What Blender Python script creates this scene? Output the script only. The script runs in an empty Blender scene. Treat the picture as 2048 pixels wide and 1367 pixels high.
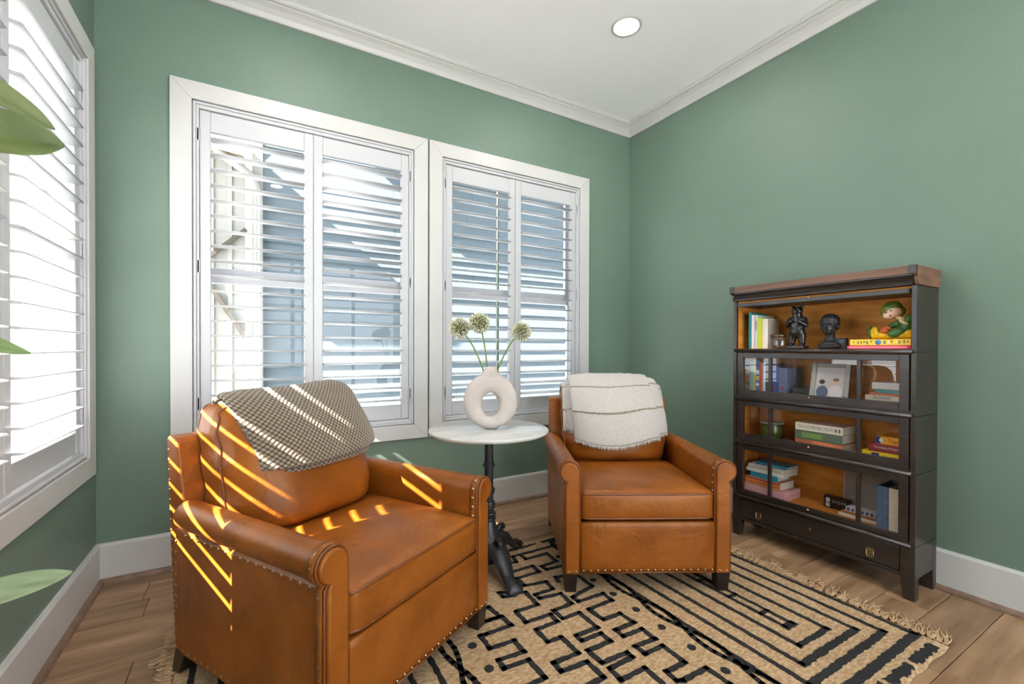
import bpy, bmesh, math, random
from mathutils import Vector, Matrix, Euler
from mathutils.bvhtree import BVHTree
random.seed(7)
PI = math.pi
scene = bpy.context.scene
C = scene.collection

# ------------------------------------------------------------------ camera
EYE = 1.108
cam_d = bpy.data.cameras.new('camera')
cam = bpy.data.objects.new('camera', cam_d)
C.objects.link(cam)
cam_d.sensor_width = 36.0
cam_d.lens = 891.02 / 2048 * 36.0
cam_d.shift_y = (702.2 - 683.5) / 2048
cam_d.clip_start = 0.02
YAW, PITCH, ROLL = 0.5268, 0.0073, 0.0025
Rz = Matrix.Rotation(-YAW, 4, 'Z')
Rx = Matrix.Rotation(PI / 2 - PITCH, 4, 'X')
Rr = Matrix.Rotation(ROLL, 4, 'Z')
cam.matrix_world = Matrix.Translation((0, 0, EYE)) @ Rz @ Rx @ Rr
cam_d.dof.use_dof = True
cam_d.dof.focus_distance = 2.4
cam_d.dof.aperture_fstop = 9.0
scene.camera = cam

# ------------------------------------------------------------------ light
SUN_DIR = Vector((1.0, 0.19, -0.81)).normalized()
SKY = 4.9
LAMP = 230.0
world = bpy.data.worlds.new('sky')
scene.world = world
world.use_nodes = True
wn = world.node_tree.nodes
wn['Background'].inputs[0].default_value = (0.90, 0.96, 1.03, 1)
wn['Background'].inputs[1].default_value = SKY
sun_d = bpy.data.lights.new('sun', 'SUN')
sun_d.energy = 58.0
sun_d.angle = math.radians(0.53)
sun_d.color = (1.0, 0.93, 0.80)
sun = bpy.data.objects.new('sun', sun_d)
C.objects.link(sun)
sun.rotation_euler = SUN_DIR.to_track_quat('-Z', 'Y').to_euler()
scene.view_settings.view_transform = 'Standard'
scene.view_settings.look = 'None'
scene.view_settings.exposure = 0.40
scene.view_settings.gamma = 1.0
scene.view_settings.use_curve_mapping = False
scene.cycles.max_bounces = 9
scene.cycles.diffuse_bounces = 5
scene.cycles.transparent_max_bounces = 16
scene.cycles.caustics_reflective = False
scene.cycles.caustics_refractive = False
scene.cycles.sample_clamp_indirect = 8.0
scene.cycles.use_denoising = True

# ------------------------------------------------------------------ materials
MATS = {}
def srgb(r, g, b):
    f = lambda c: (c / 255 / 12.92) if c / 255 <= 0.04045 else ((c / 255 + 0.055) / 1.055) ** 2.4
    return (f(r), f(g), f(b))
def N(nt, kind, **kw):
    n = nt.nodes.new(kind)
    for k, v in kw.items():
        if k.startswith('i_'):
            key = k[2:]
            n.inputs[int(key) if key.isdigit() else key].default_value = v
        else:
            setattr(n, k, v)
    return n
def mat(name, col, rough=0.5, metal=0.0, spec=0.5, var=0.0, vscale=4.0, bump=0.0, bscale=80.0, coat=0.0, col2=None,
        stretch=(1, 1, 1), sheen=0.0, objrand=0.0, bkind='noise', bdist=0.01, coords='Object', emit=None, estr=0, detail=4.0):
    if name in MATS:
        return MATS[name]
    m = bpy.data.materials.new(name)
    m.use_nodes = True
    nt = m.node_tree
    b = nt.nodes['Principled BSDF']
    b.inputs['Base Color'].default_value = (*col, 1)
    b.inputs['Roughness'].default_value = rough
    b.inputs['Metallic'].default_value = metal
    b.inputs['Specular IOR Level'].default_value = spec
    if coat:
        b.inputs['Coat Weight'].default_value = coat
        b.inputs['Coat Roughness'].default_value = 0.2
    if sheen:
        b.inputs['Sheen Weight'].default_value = sheen
    if emit:
        b.inputs['Emission Color'].default_value = (*emit, 1)
        b.inputs['Emission Strength'].default_value = estr
    tc = N(nt, 'ShaderNodeTexCoord')
    mp = N(nt, 'ShaderNodeMapping')
    mp.inputs['Scale'].default_value = stretch
    nt.links.new(tc.outputs[coords], mp.inputs[0])
    src = None
    if var or col2:
        nz = N(nt, 'ShaderNodeTexNoise')
        nz.inputs['Scale'].default_value = vscale
        nz.inputs['Detail'].default_value = detail
        if objrand:
            oi = N(nt, 'ShaderNodeObjectInfo')
            ad = N(nt, 'ShaderNodeVectorMath', operation='ADD')
            mu = N(nt, 'ShaderNodeMath', operation='MULTIPLY', i_1=37.0)
            nt.links.new(oi.outputs['Random'], mu.inputs[0])
            nt.links.new(mp.outputs[0], ad.inputs[0])
            nt.links.new(mu.outputs[0], ad.inputs[1])
            nt.links.new(ad.outputs[0], nz.inputs[0])
        else:
            nt.links.new(mp.outputs[0], nz.inputs[0])
        cr = N(nt, 'ShaderNodeValToRGB')
        c1 = tuple(max(0, c * (1 - var)) for c in col)
        c2 = col2 if col2 else tuple(min(1, c * (1 + var)) for c in col)
        cr.color_ramp.elements[0].position = 0.32
        cr.color_ramp.elements[1].position = 0.68
        cr.color_ramp.elements[0].color = (*c1, 1)
        cr.color_ramp.elements[1].color = (*c2, 1)
        nt.links.new(nz.outputs[0], cr.inputs[0])
        src = cr.outputs[0]
    if objrand:
        oi2 = N(nt, 'ShaderNodeObjectInfo')
        mr = N(nt, 'ShaderNodeMapRange', i_3=1 - objrand, i_4=1 + objrand)
        nt.links.new(oi2.outputs['Random'], mr.inputs[0])
        hv = N(nt, 'ShaderNodeHueSaturation')
        nt.links.new(mr.outputs[0], hv.inputs['Value'])
        if src:
            nt.links.new(src, hv.inputs['Color'])
        else:
            hv.inputs['Color'].default_value = (*col, 1)
        src = hv.outputs[0]
    if src:
        nt.links.new(src, b.inputs['Base Color'])
    if bump:
        if bkind == 'voronoi':
            t = N(nt, 'ShaderNodeTexVoronoi')
        else:
            t = N(nt, 'ShaderNodeTexNoise')
            t.inputs['Detail'].default_value = 3
        t.inputs['Scale'].default_value = bscale
        nt.links.new(mp.outputs[0], t.inputs['Vector'])
        bp = N(nt, 'ShaderNodeBump')
        bp.inputs['Strength'].default_value = bump
        bp.inputs['Distance'].default_value = bdist
        nt.links.new(t.outputs[0], bp.inputs['Height'])
        nt.links.new(bp.outputs[0], b.inputs['Normal'])
    MATS[name] = m
    return m
def glass_mat(name, tint=(1, 1, 1), refl=0.09, rough=0.0):
    m = bpy.data.materials.new(name)
    m.use_nodes = True
    nt = m.node_tree
    nt.nodes.remove(nt.nodes['Principled BSDF'])
    tr = N(nt, 'ShaderNodeBsdfTransparent')
    tr.inputs[0].default_value = (*tint, 1)
    gl = N(nt, 'ShaderNodeBsdfGlossy')
    gl.inputs['Roughness'].default_value = rough
    lw = N(nt, 'ShaderNodeLayerWeight')
    lw.inputs[0].default_value = 0.5
    fr = N(nt, 'ShaderNodeMath', operation='POWER', i_1=5.0)
    nt.links.new(lw.outputs['Facing'], fr.inputs[0])
    mu = N(nt, 'ShaderNodeMath', operation='MULTIPLY_ADD', i_1=0.9, i_2=refl)
    mu.use_clamp = True
    mx = N(nt, 'ShaderNodeMixShader')
    nt.links.new(fr.outputs[0], mu.inputs[0])
    nt.links.new(mu.outputs[0], mx.inputs[0])
    nt.links.new(tr.outputs[0], mx.inputs[1])
    nt.links.new(gl.outputs[0], mx.inputs[2])
    nt.links.new(mx.outputs[0], nt.nodes['Material Output'].inputs[0])
    MATS[name] = m
    return m

WALL = mat('sage_green_paint', (0.142, 0.210, 0.166), 0.42, spec=0.4, var=0.04, vscale=1.5, bump=0.35, bscale=210, bdist=0.004)
WHITE = mat('white_trim_paint', (0.54, 0.535, 0.525), 0.35, spec=0.4)
CEIL = mat('ceiling_paint', (0.90, 0.90, 0.92), 0.8, bump=0.1, bscale=150, bdist=0.003)
SHUT = mat('shutter_paint', (0.51, 0.515, 0.535), 0.32, spec=0.45)
VINYL = mat('vinyl_sash', (0.55, 0.55, 0.58), 0.4)
FLOORM = mat('stained_plank', (0.195, 0.108, 0.054), 0.42, col2=(0.42, 0.258, 0.148), vscale=4.5, stretch=(0.45, 4.0, 1), objrand=0.18, bump=0.12,
             bscale=24, bdist=0.004, detail=8)
SHOE = mat('wood_shoe_moulding', (0.20, 0.125, 0.085), 0.45, var=0.25, vscale=20)
LEATHER = mat('tan_leather', (0.190, 0.050, 0.0045), 0.36, spec=0.40, col2=(0.300, 0.086, 0.010), vscale=5.5, bump=0.22, bscale=420, bkind='voronoi',
              bdist=0.0012, coat=0.05, detail=6)
def leather_extras(m):
    nt = m.node_tree; b = nt.nodes['Principled BSDF']
    b.inputs['Specular Tint'].default_value = (1.0, 0.80, 0.58, 1)
    old = b.inputs['Normal'].links[0].from_node
    tc = N(nt, 'ShaderNodeTexCoord'); nz = N(nt, 'ShaderNodeTexNoise')
    nz.inputs['Scale'].default_value = 7.0; nz.inputs['Detail'].default_value = 5; nz.inputs['Distortion'].default_value = 1.6
    nt.links.new(tc.outputs['Object'], nz.inputs['Vector'])
    bp = N(nt, 'ShaderNodeBump'); bp.inputs['Strength'].default_value = 0.30; bp.inputs['Distance'].default_value = 0.02
    nt.links.new(nz.outputs[0], bp.inputs['Height']); nt.links.new(bp.outputs[0], old.inputs['Normal'])
leather_extras(LEATHER)
LEATHER_D = mat('tan_leather_piping', (0.160, 0.042, 0.005), 0.42, var=0.15, vscale=14)
BRASS = mat('antique_brass', (0.42, 0.30, 0.18), 0.30, metal=1.0)
LEG = mat('espresso_wood', (0.012, 0.007, 0.005), 0.3, coat=0.2)
BLACKF = mat('black_cloth', (0.01, 0.01, 0.01), 0.9)
IRON = mat('cast_iron', (0.018, 0.019, 0.021), 0.38, spec=0.5, bump=0.25, bscale=120, bdist=0.003)
MARBLE = mat('white_marble', (0.50, 0.49, 0.465), 0.12, col2=(0.62, 0.61, 0.585), vscale=6, stretch=(1, 2.5, 1), detail=10)
CERAM = mat('cream_ceramic', (0.52, 0.46, 0.425), 0.75, var=0.03, vscale=30, bump=0.15, bscale=300, bdist=0.002)
STEM = mat('flower_stem', (0.12, 0.22, 0.03), 0.5, var=0.2, vscale=20)
PETAL = mat('allium_floret', (0.42, 0.42, 0.13), 0.6, col2=(0.84, 0.84, 0.79), vscale=70)
PETALC = mat('allium_core', (0.10, 0.11, 0.02), 0.7, var=0.3, vscale=80)
DARKW = mat('ebonised_oak', (0.016, 0.012, 0.010), 0.33, col2=(0.034, 0.024, 0.019), vscale=9, stretch=(1, 1, 6), bump=0.15, bscale=60, bdist=0.003, coat=0.15)
TOPW = mat('worn_oak_top', (0.10, 0.048, 0.028), 0.5, col2=(0.20, 0.10, 0.065), vscale=10, stretch=(1, 0.2, 3), detail=8)
ORANGEW = mat('amber_shellac_wood', (0.52, 0.185, 0.025), 0.55, spec=0.2, col2=(0.74, 0.31, 0.065), vscale=6, stretch=(1, 1, 5), detail=8)
COPPER = mat('copper_knob', (0.42, 0.22, 0.12), 0.35, metal=1.0)
OLDBRASS = mat('aged_brass_pull', (0.30, 0.24, 0.13), 0.35, metal=1.0)
PANE = glass_mat('window_glass', refl=0.02)
CABGLASS = glass_mat('cabinet_glass', (0.985, 0.985, 0.98), 0.035)
JARGLASS = glass_mat('jar_glass', (0.90, 0.90, 0.88), 0.12, 0.02)
JUTE = mat('natural_jute', (0.36, 0.215, 0.105), 0.9, col2=(0.60, 0.42, 0.25), vscale=55, stretch=(1, 2.2, 1), bump=0.9, bscale=150, bdist=0.004, detail=2)
JUTEB = mat('black_jute', (0.012, 0.012, 0.013), 0.85, var=0.3, vscale=120, bump=0.8, bscale=170, bdist=0.004)
FRINGE = mat('jute_fringe', (0.37, 0.225, 0.11), 0.9, col2=(0.58, 0.41, 0.24), vscale=40)
LEAF = mat('plant_leaf', (0.075, 0.14, 0.030), 0.45, col2=(0.20, 0.27, 0.09), vscale=7, stretch=(1, 5, 1), bump=0.1, bscale=30)
LEAFP = mat('pale_leaf', (0.085, 0.13, 0.06), 0.5, col2=(0.25, 0.31, 0.17), vscale=9, stretch=(1, 5, 1))
LEAFM = mat('mid_leaf', (0.050, 0.080, 0.014), 0.5, col2=(0.125, 0.155, 0.042), vscale=9, stretch=(1, 5, 1), bump=0.1, bscale=30)
TERRA = mat('grey_planter', (0.35, 0.34, 0.33), 0.7)
SOIL = mat('potting_soil', (0.04, 0.03, 0.02), 0.95, bump=0.6, bscale=60)
SIDING = mat('blue_grey_siding', (0.095, 0.126, 0.152), 0.75, var=0.07, vscale=9, stretch=(1, 1, 12), bump=0.25, bscale=90, bdist=0.004)
EXTW = mat('exterior_white', (0.27, 0.265, 0.25), 0.7)
EXTB = mat('exterior_beige', (0.62, 0.52, 0.40), 0.8, var=0.1, vscale=3)
BROWNS = mat('brown_metal', (0.055, 0.045, 0.035), 0.6)
GREENP = mat('dark_green_metal', (0.012, 0.020, 0.015), 0.5)
PAPER = mat('book_paper', (0.62, 0.58, 0.50), 0.85, var=0.08, vscale=3, stretch=(1, 1, 90))
CONC = mat('pale_concrete', (0.58, 0.61, 0.64), 0.9, var=0.06, vscale=3)
LIGHT = mat('lamp_lens', (0.9, 0.9, 0.9), 0.5, emit=(1.0, 0.96, 0.91), estr=LAMP)

# ------------------------------------------------------------------ mesh helpers
class MB:
    def __init__(s):
        s.v = []; s.f = []; s.sm = []; s.uv = None
    def box(s, x0, x1, y0, y1, z0, z1):
        n = len(s.v)
        s.v += [(x, y, z) for z in (z0, z1) for y in (y0, y1) for x in (x0, x1)]
        for q in ((0, 2, 3, 1), (4, 5, 7, 6), (0, 1, 5, 4), (2, 6, 7, 3), (0, 4, 6, 2), (1, 3, 7, 5)):
            s.f.append(tuple(n + i for i in q)); s.sm.append(False)
        return s
    def prism(s, poly, a0, a1, axis='y', smooth=False):
        # poly: 2D points; axis = extrusion axis. order: x->(y,z), y->(x,z), z->(x,y)
        n = len(s.v); k = len(poly)
        def P(p, a):
            return {'x': (a, p[0], p[1]), 'y': (p[0], a, p[1]), 'z': (p[0], p[1], a)}[axis]
        s.v += [P(p, a0) for p in poly] + [P(p, a1) for p in poly]
        for i in range(k):
            j = (i + 1) % k
            s.f.append((n + i, n + j, n + k + j, n + k + i)); s.sm.append(smooth)
        s.f.append(tuple(n + i for i in range(k))); s.sm.append(False)
        s.f.append(tuple(n + k + i for i in reversed(range(k)))); s.sm.append(False)
        return s
    def lathe(s, prof, n=24, cx=0, cy=0, smooth=True, flute=None):
        b = len(s.v); m = len(prof)
        for (r, z) in prof:
            for i in range(n):
                a = 2 * PI * i / n
                rr = r * (1 + flute(i, z)) if flute else r
                s.v.append((cx + rr * math.cos(a), cy + rr * math.sin(a), z))
        for j in range(m - 1):
            for i in range(n):
                i2 = (i + 1) % n
                s.f.append((b + j * n + i, b + j * n + i2, b + (j + 1) * n + i2, b + (j + 1) * n + i)); s.sm.append(smooth)
        s.f.append(tuple(b + i for i in reversed(range(n)))); s.sm.append(False)
        s.f.append(tuple(b + (m - 1) * n + i for i in range(n))); s.sm.append(False)
        return s
    def tube(s, path, r, n=8, closed=False, cap=True):
        b = len(s.v); path = [Vector(p) for p in path]; m = len(path)
        rs = r if isinstance(r, (list, tuple)) else [r] * m
        up = Vector((0.123, 0.311, 1.0)).normalized()
        prev = None
        for i, p in enumerate(path):
            if closed:
                t = path[(i + 1) % m] - path[i - 1]
            else:
                t = path[min(i + 1, m - 1)] - path[max(i - 1, 0)]
            t = t.normalized() if t.length > 1e-9 else Vector((0, 0, 1))
            if prev is None:
                a = up if abs(t.dot(up)) < 0.95 else Vector((1, 0, 0))
                u = (a - t * a.dot(t)).normalized()
            else:
                u = prev - t * prev.dot(t)
                u = u.normalized() if u.length > 1e-6 else Vector((1, 0, 0))
            prev = u
            w = t.cross(u)
            for k in range(n):
                an = 2 * PI * k / n
                s.v.append(tuple(p + (u * math.cos(an) + w * math.sin(an)) * rs[i]))
        R = m if closed else m - 1
        for i in range(R):
            i2 = (i + 1) % m
            for k in range(n):
                k2 = (k + 1) % n
                s.f.append((b + i * n + k, b + i * n + k2, b + i2 * n + k2, b + i2 * n + k)); s.sm.append(True)
        if cap and not closed:
            s.f.append(tuple(b + k for k in reversed(range(n)))); s.sm.append(False)
            s.f.append(tuple(b + (m - 1) * n + k for k in range(n))); s.sm.append(False)
        return s
    def grid(s, fn, nu, nv, smooth=True, closeu=False):
        b = len(s.v)
        for j in range(nv + 1):
            for i in range(nu + (0 if closeu else 1)):
                s.v.append(tuple(fn(i / nu, j / nv)))
        w = nu if closeu else nu + 1
        for j in range(nv):
            for i in range(nu):
                i2 = (i + 1) % w if closeu else i + 1
                s.f.append((b + j * w + i, b + j * w + i2, b + (j + 1) * w + i2, b + (j + 1) * w + i)); s.sm.append(smooth)
        return s
    def dome(s, p, nrm, r, h=None, n=7):
        nrm = Vector(nrm).normalized(); p = Vector(p); h = h or r * 0.6
        a = Vector((0, 0, 1)) if abs(nrm.z) < 0.9 else Vector((1, 0, 0))
        u = (a - nrm * a.dot(nrm)).normalized(); w = nrm.cross(u)
        b = len(s.v)
        for (q, e) in ((1.0, 0.0), (0.72, 0.7)):
            for k in range(n):
                an = 2 * PI * k / n
                s.v.append(tuple(p + (u * math.cos(an) + w * math.sin(an)) * r * q + nrm * h * e))
        s.v.append(tuple(p + nrm * h))
        for k in range(n):
            k2 = (k + 1) % n
            s.f.append((b + k, b + k2, b + n + k2, b + n + k)); s.sm.append(True)
            s.f.append((b + n + k, b + n + k2, b + 2 * n)); s.sm.append(True)
        return s
    def sphere(s, c, r, nu=12, nv=8, sc=(1, 1, 1), rot=None):
        b = len(s.v); c = Vector(c)
        for j in range(nv + 1):
            th = PI * j / nv
            for i in range(nu):
                ph = 2 * PI * i / nu
                p = Vector((math.sin(th) * math.cos(ph) * sc[0], math.sin(th) * math.sin(ph) * sc[1], math.cos(th) * sc[2])) * r
                if rot:
                    p = rot @ p
                s.v.append(tuple(c + p))
        for j in range(nv):
            for i in range(nu):
                i2 = (i + 1) % nu
                s.f.append((b + j * nu + i, b + (j + 1) * nu + i, b + (j + 1) * nu + i2, b + j * nu + i2)); s.sm.append(True)
        return s
    def mesh(s, name):
        me = bpy.data.meshes.new(name)
        me.from_pydata(s.v, [], s.f)
        me.polygons.foreach_set('use_smooth', s.sm)
        me.validate(); me.update()
        bm = bmesh.new(); bm.from_mesh(me)
        bmesh.ops.recalc_face_normals(bm, faces=bm.faces)
        bm.to_mesh(me); bm.free()
        return me
    def build(s, name, material, parent=None, bevel=0, seg=2, sharp=None, **tags):
        return link(name, s.mesh(name), material, parent, bevel, seg, sharp, **tags)

def link(name, me, material, parent=None, bevel=0, seg=2, sharp=None, **tags):
    o = bpy.data.objects.new(name, me)
    C.objects.link(o)
    if material and len(me.materials) == 0:
        me.materials.append(material)
    if parent:
        o.parent = parent
    if sharp:
        me.polygons.foreach_set('use_smooth', [True] * len(me.polygons))
        me.set_sharp_from_angle(angle=math.radians(sharp))
    if bevel:
        md = o.modifiers.new('bevel', 'BEVEL')
        md.width = bevel; md.segments = seg; md.limit_method = 'ANGLE'; md.angle_limit = math.radians(40)
        md.harden_normals = False
    for k, v in tags.items():
        o[k] = v
    return o
def thing(name, label, cat, loc=(0, 0, 0), rotz=0, group=None, kind=None):
    o = bpy.data.objects.new(name, None)
    C.objects.link(o)
    o.empty_display_size = 0.1
    o.location = loc; o.rotation_euler = (0, 0, rotz)
    if label: o['label'] = label
    if cat: o['category'] = cat
    if group: o['group'] = group
    if kind: o['kind'] = kind
    return o
def share(src, parent, loc, name=None):
    o = src.copy(); C.objects.link(o); o.parent = parent; o.location = loc
    return o
def box(name, m, parent, x0, x1, y0, y1, z0, z1, bevel=0, seg=2, **tags):
    return MB().box(x0, x1, y0, y1, z0, z1).build(name, m, parent, bevel, seg, **tags)
def rounded(half, r, n=14, post=None, center=(0, 0, 0)):
    bm = bmesh.new()
    bmesh.ops.create_cube(bm, size=2.0)
    bmesh.ops.subdivide_edges(bm, edges=bm.edges[:], cuts=n, use_grid_fill=True)
    for v in bm.verts:
        v.co = Vector(rmap(v.co, half, r, post)) + Vector(center)
    for f in bm.faces: f.smooth = True
    me = bpy.data.meshes.new('rounded')
    bm.to_mesh(me); bm.free()
    return me
def rmap(c, half, r, post):
    # pull cube coordinates towards the edges so the rounding gets enough vertices
    cc = [math.copysign(abs(t) ** 0.8, t) if t else 0 for t in c]
    p = [cc[i] * half[i] for i in range(3)]
    inn = [max(-(half[i] - r), min(half[i] - r, p[i])) for i in range(3)]
    d = Vector([p[i] - inn[i] for i in range(3)])
    mx = max(abs(t) for t in d) if d.length else 0
    if d.length > 1e-9:
        d = d.normalized() * mx
    q = Vector(inn) + d
    return post(q, c) if post else q
def smoothstep(a, b, x):
    t = max(0, min(1, (x - a) / (b - a))); return t * t * (3 - 2 * t)
def text(body, size, m, parent, loc, rot, name='lettering', sx=1.0):
    cu = bpy.data.curves.new(name, 'FONT')
    cu.body = body; cu.size = size; cu.extrude = 0.0001; cu.align_x = 'CENTER'; cu.align_y = 'CENTER'
    cu.materials.append(m)
    tmp = bpy.data.objects.new(name, cu); C.objects.link(tmp)
    me = bpy.data.meshes.new_from_object(tmp)
    C.objects.unlink(tmp); bpy.data.objects.remove(tmp)
    o = bpy.data.objects.new(name, me); C.objects.link(o)
    o.parent = parent; o.location = loc; o.rotation_euler = rot; o.scale = (sx, 1, 1)
    return o

# ------------------------------------------------------------------ room shell
XL, XR, YB, YN, ZC = -0.637, 2.764, 2.780, -2.60, 2.985
T = 0.16
def struct(o): o['kind'] = 'structure'; return o
OPZ = (0.622, 2.363)
WINX = [(-0.265, 0.888), (1.078, 2.224)]
WINL = (1.36, 2.612)
def wall_with_holes(name, axis, pos0, pos1, lo, hi, holes):
    mb = MB()
    def put(a0, a1, z0, z1):
        if axis == 'x': mb.box(a0, a1, pos0, pos1, z0, z1)
        else: mb.box(pos0, pos1, a0, a1, z0, z1)
    cur = lo
    for (h0, h1, z0, z1) in holes:
        put(cur, h0, 0, ZC); put(h0, h1, 0, z0); put(h0, h1, z1, ZC); cur = h1
    put(cur, hi, 0, ZC)
    return struct(mb.build(name, WALL))
wall_with_holes('wall_back', 'x', YB, YB + T, XL - T, XR + T, [(a - .0, b + .0, *OPZ) for a, b in WINX])
wall_with_holes('wall_left', 'y', XL - T, XL, YN, YB, [(WINL[0], WINL[1], *OPZ)])
wall_with_holes('wall_right', 'y', XR, XR + T, YN, YB, [])
REAR = (-0.40, 2.55, 0.02, 2.62)  # opening added in the unseen rear wall for fill daylight
wall_with_holes('wall_rear', 'x', YN - T, YN, XL - T, XR + T, [REAR])
struct(MB().box(XL - T, XR + T, YN - T, YB + T, ZC, ZC + 0.12).build('ceiling', CEIL))
fl = struct(MB().box(XL - T, XR + T, YN - T, YB + T, -0.12, -0.012).build('floor', mat('floor_gap', (0.025, 0.016, 0.010), 0.9)))
# floor planks, laid along X
PW = 0.161
row = 0
y = 0.572 - PW * 20
while y < YB:
    y1 = min(y + PW, YB)
    rnd = random.Random(row * 13 + 5)
    x = XL - rnd.uniform(0.1, 1.2)
    cuts = []
    if abs(y - 2.504) < 0.02: x = -0.421 - 1.22
    if abs(y - 1.860) < 0.02: x = -0.366 - 1.22
    if abs(y - 0.733) < 0.02: x = 2.471 - 1.22 * 3
    while x < XR:
        ln = 1.22
        a, b_ = max(x, XL), min(x + ln, XR)
        if b_ - a > 0.02:
            me = MB().box(-(b_ - a) / 2 + .0012, (b_ - a) / 2 - .0012, -(y1 - y) / 2 + .0012, (y1 - y) / 2 - .0012, -0.012, 0.0).mesh('plank')
            o = link('plank', me, FLOORM, fl, bevel=0.0015, seg=1)
            o.location = ((a + b_) / 2, (y + y1) / 2, 0)
        x += ln
    y = y1; row += 1
    if y1 >= YB: break

# baseboards and shoe moulding
def baseboard(side, axis, pos, d, lo, hi):
    mb = MB()
    prof = [(pos, 0.0), (pos + d * 0.017, 0.0), (pos + d * 0.017, 0.172), (pos + d * 0.012, 0.183), (pos, 0.184)]
    if axis == 'x': mb.prism([(p[0], p[1]) for p in prof], lo, hi, 'x')
    else: mb.prism([(p[0], p[1]) for p in prof], lo, hi, 'y')
    b = struct(mb.build('baseboard_' + side, WHITE))
    p0 = pos + d * 0.017
    sp = [(p0, 0.0)] + [(p0 + d * 0.020 * math.cos(t), 0.022 * math.sin(t)) for t in [PI / 2 * i / 5 for i in range(6)]]
    MB().prism(sp, lo, hi, axis).build('shoe_moulding', SHOE, b)
baseboard('back', 'x', YB, -1, XL, XR)
baseboard('left', 'y', XL, 1, YN, YB)
baseboard('right', 'y', XR, -1, YN, YB)
# crown moulding
def crown(n, axis, pos, d, lo, hi, mi=1):
    pr = [(0, 2.887), (0.010, 2.887), (0.014, 2.892), (0.024, 2.912), (0.040, 2.934), (0.052, 2.945), (0.056, 2.947), (0.060, 2.953),
          (0.058, 2.959), (0.066, 2.961), (0.072, 2.969), (0.076, 2.978), (0.076, ZC), (0, ZC)]
    mb = MB(); k = len(pr); nb = 0
    # mitred ends: the end positions follow the projection
    for (e, sgn) in ((lo, 1), (hi, -1)):
        for (p, z) in pr:
            a = e + sgn * p * mi; q = pos + d * p
            mb.v.append((a, q, z) if axis == 'x' else (q, a, z))
    for i in range(k):
        j = (i + 1) % k
        mb.f.append((i, j, k + j, k + i)); mb.sm.append(False)
    mb.f.append(tuple(range(k))); mb.sm.append(False)
    mb.f.append(tuple(k + i for i in reversed(range(k)))); mb.sm.append(False)
    struct(mb.build('trim_%d' % n, WHITE))
crown(1, 'x', YB, -1, XL, XR)
crown(2, 'y', XR, -1, YN, YB)
crown(3, 'y', XL, 1, YN, YB)

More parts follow.
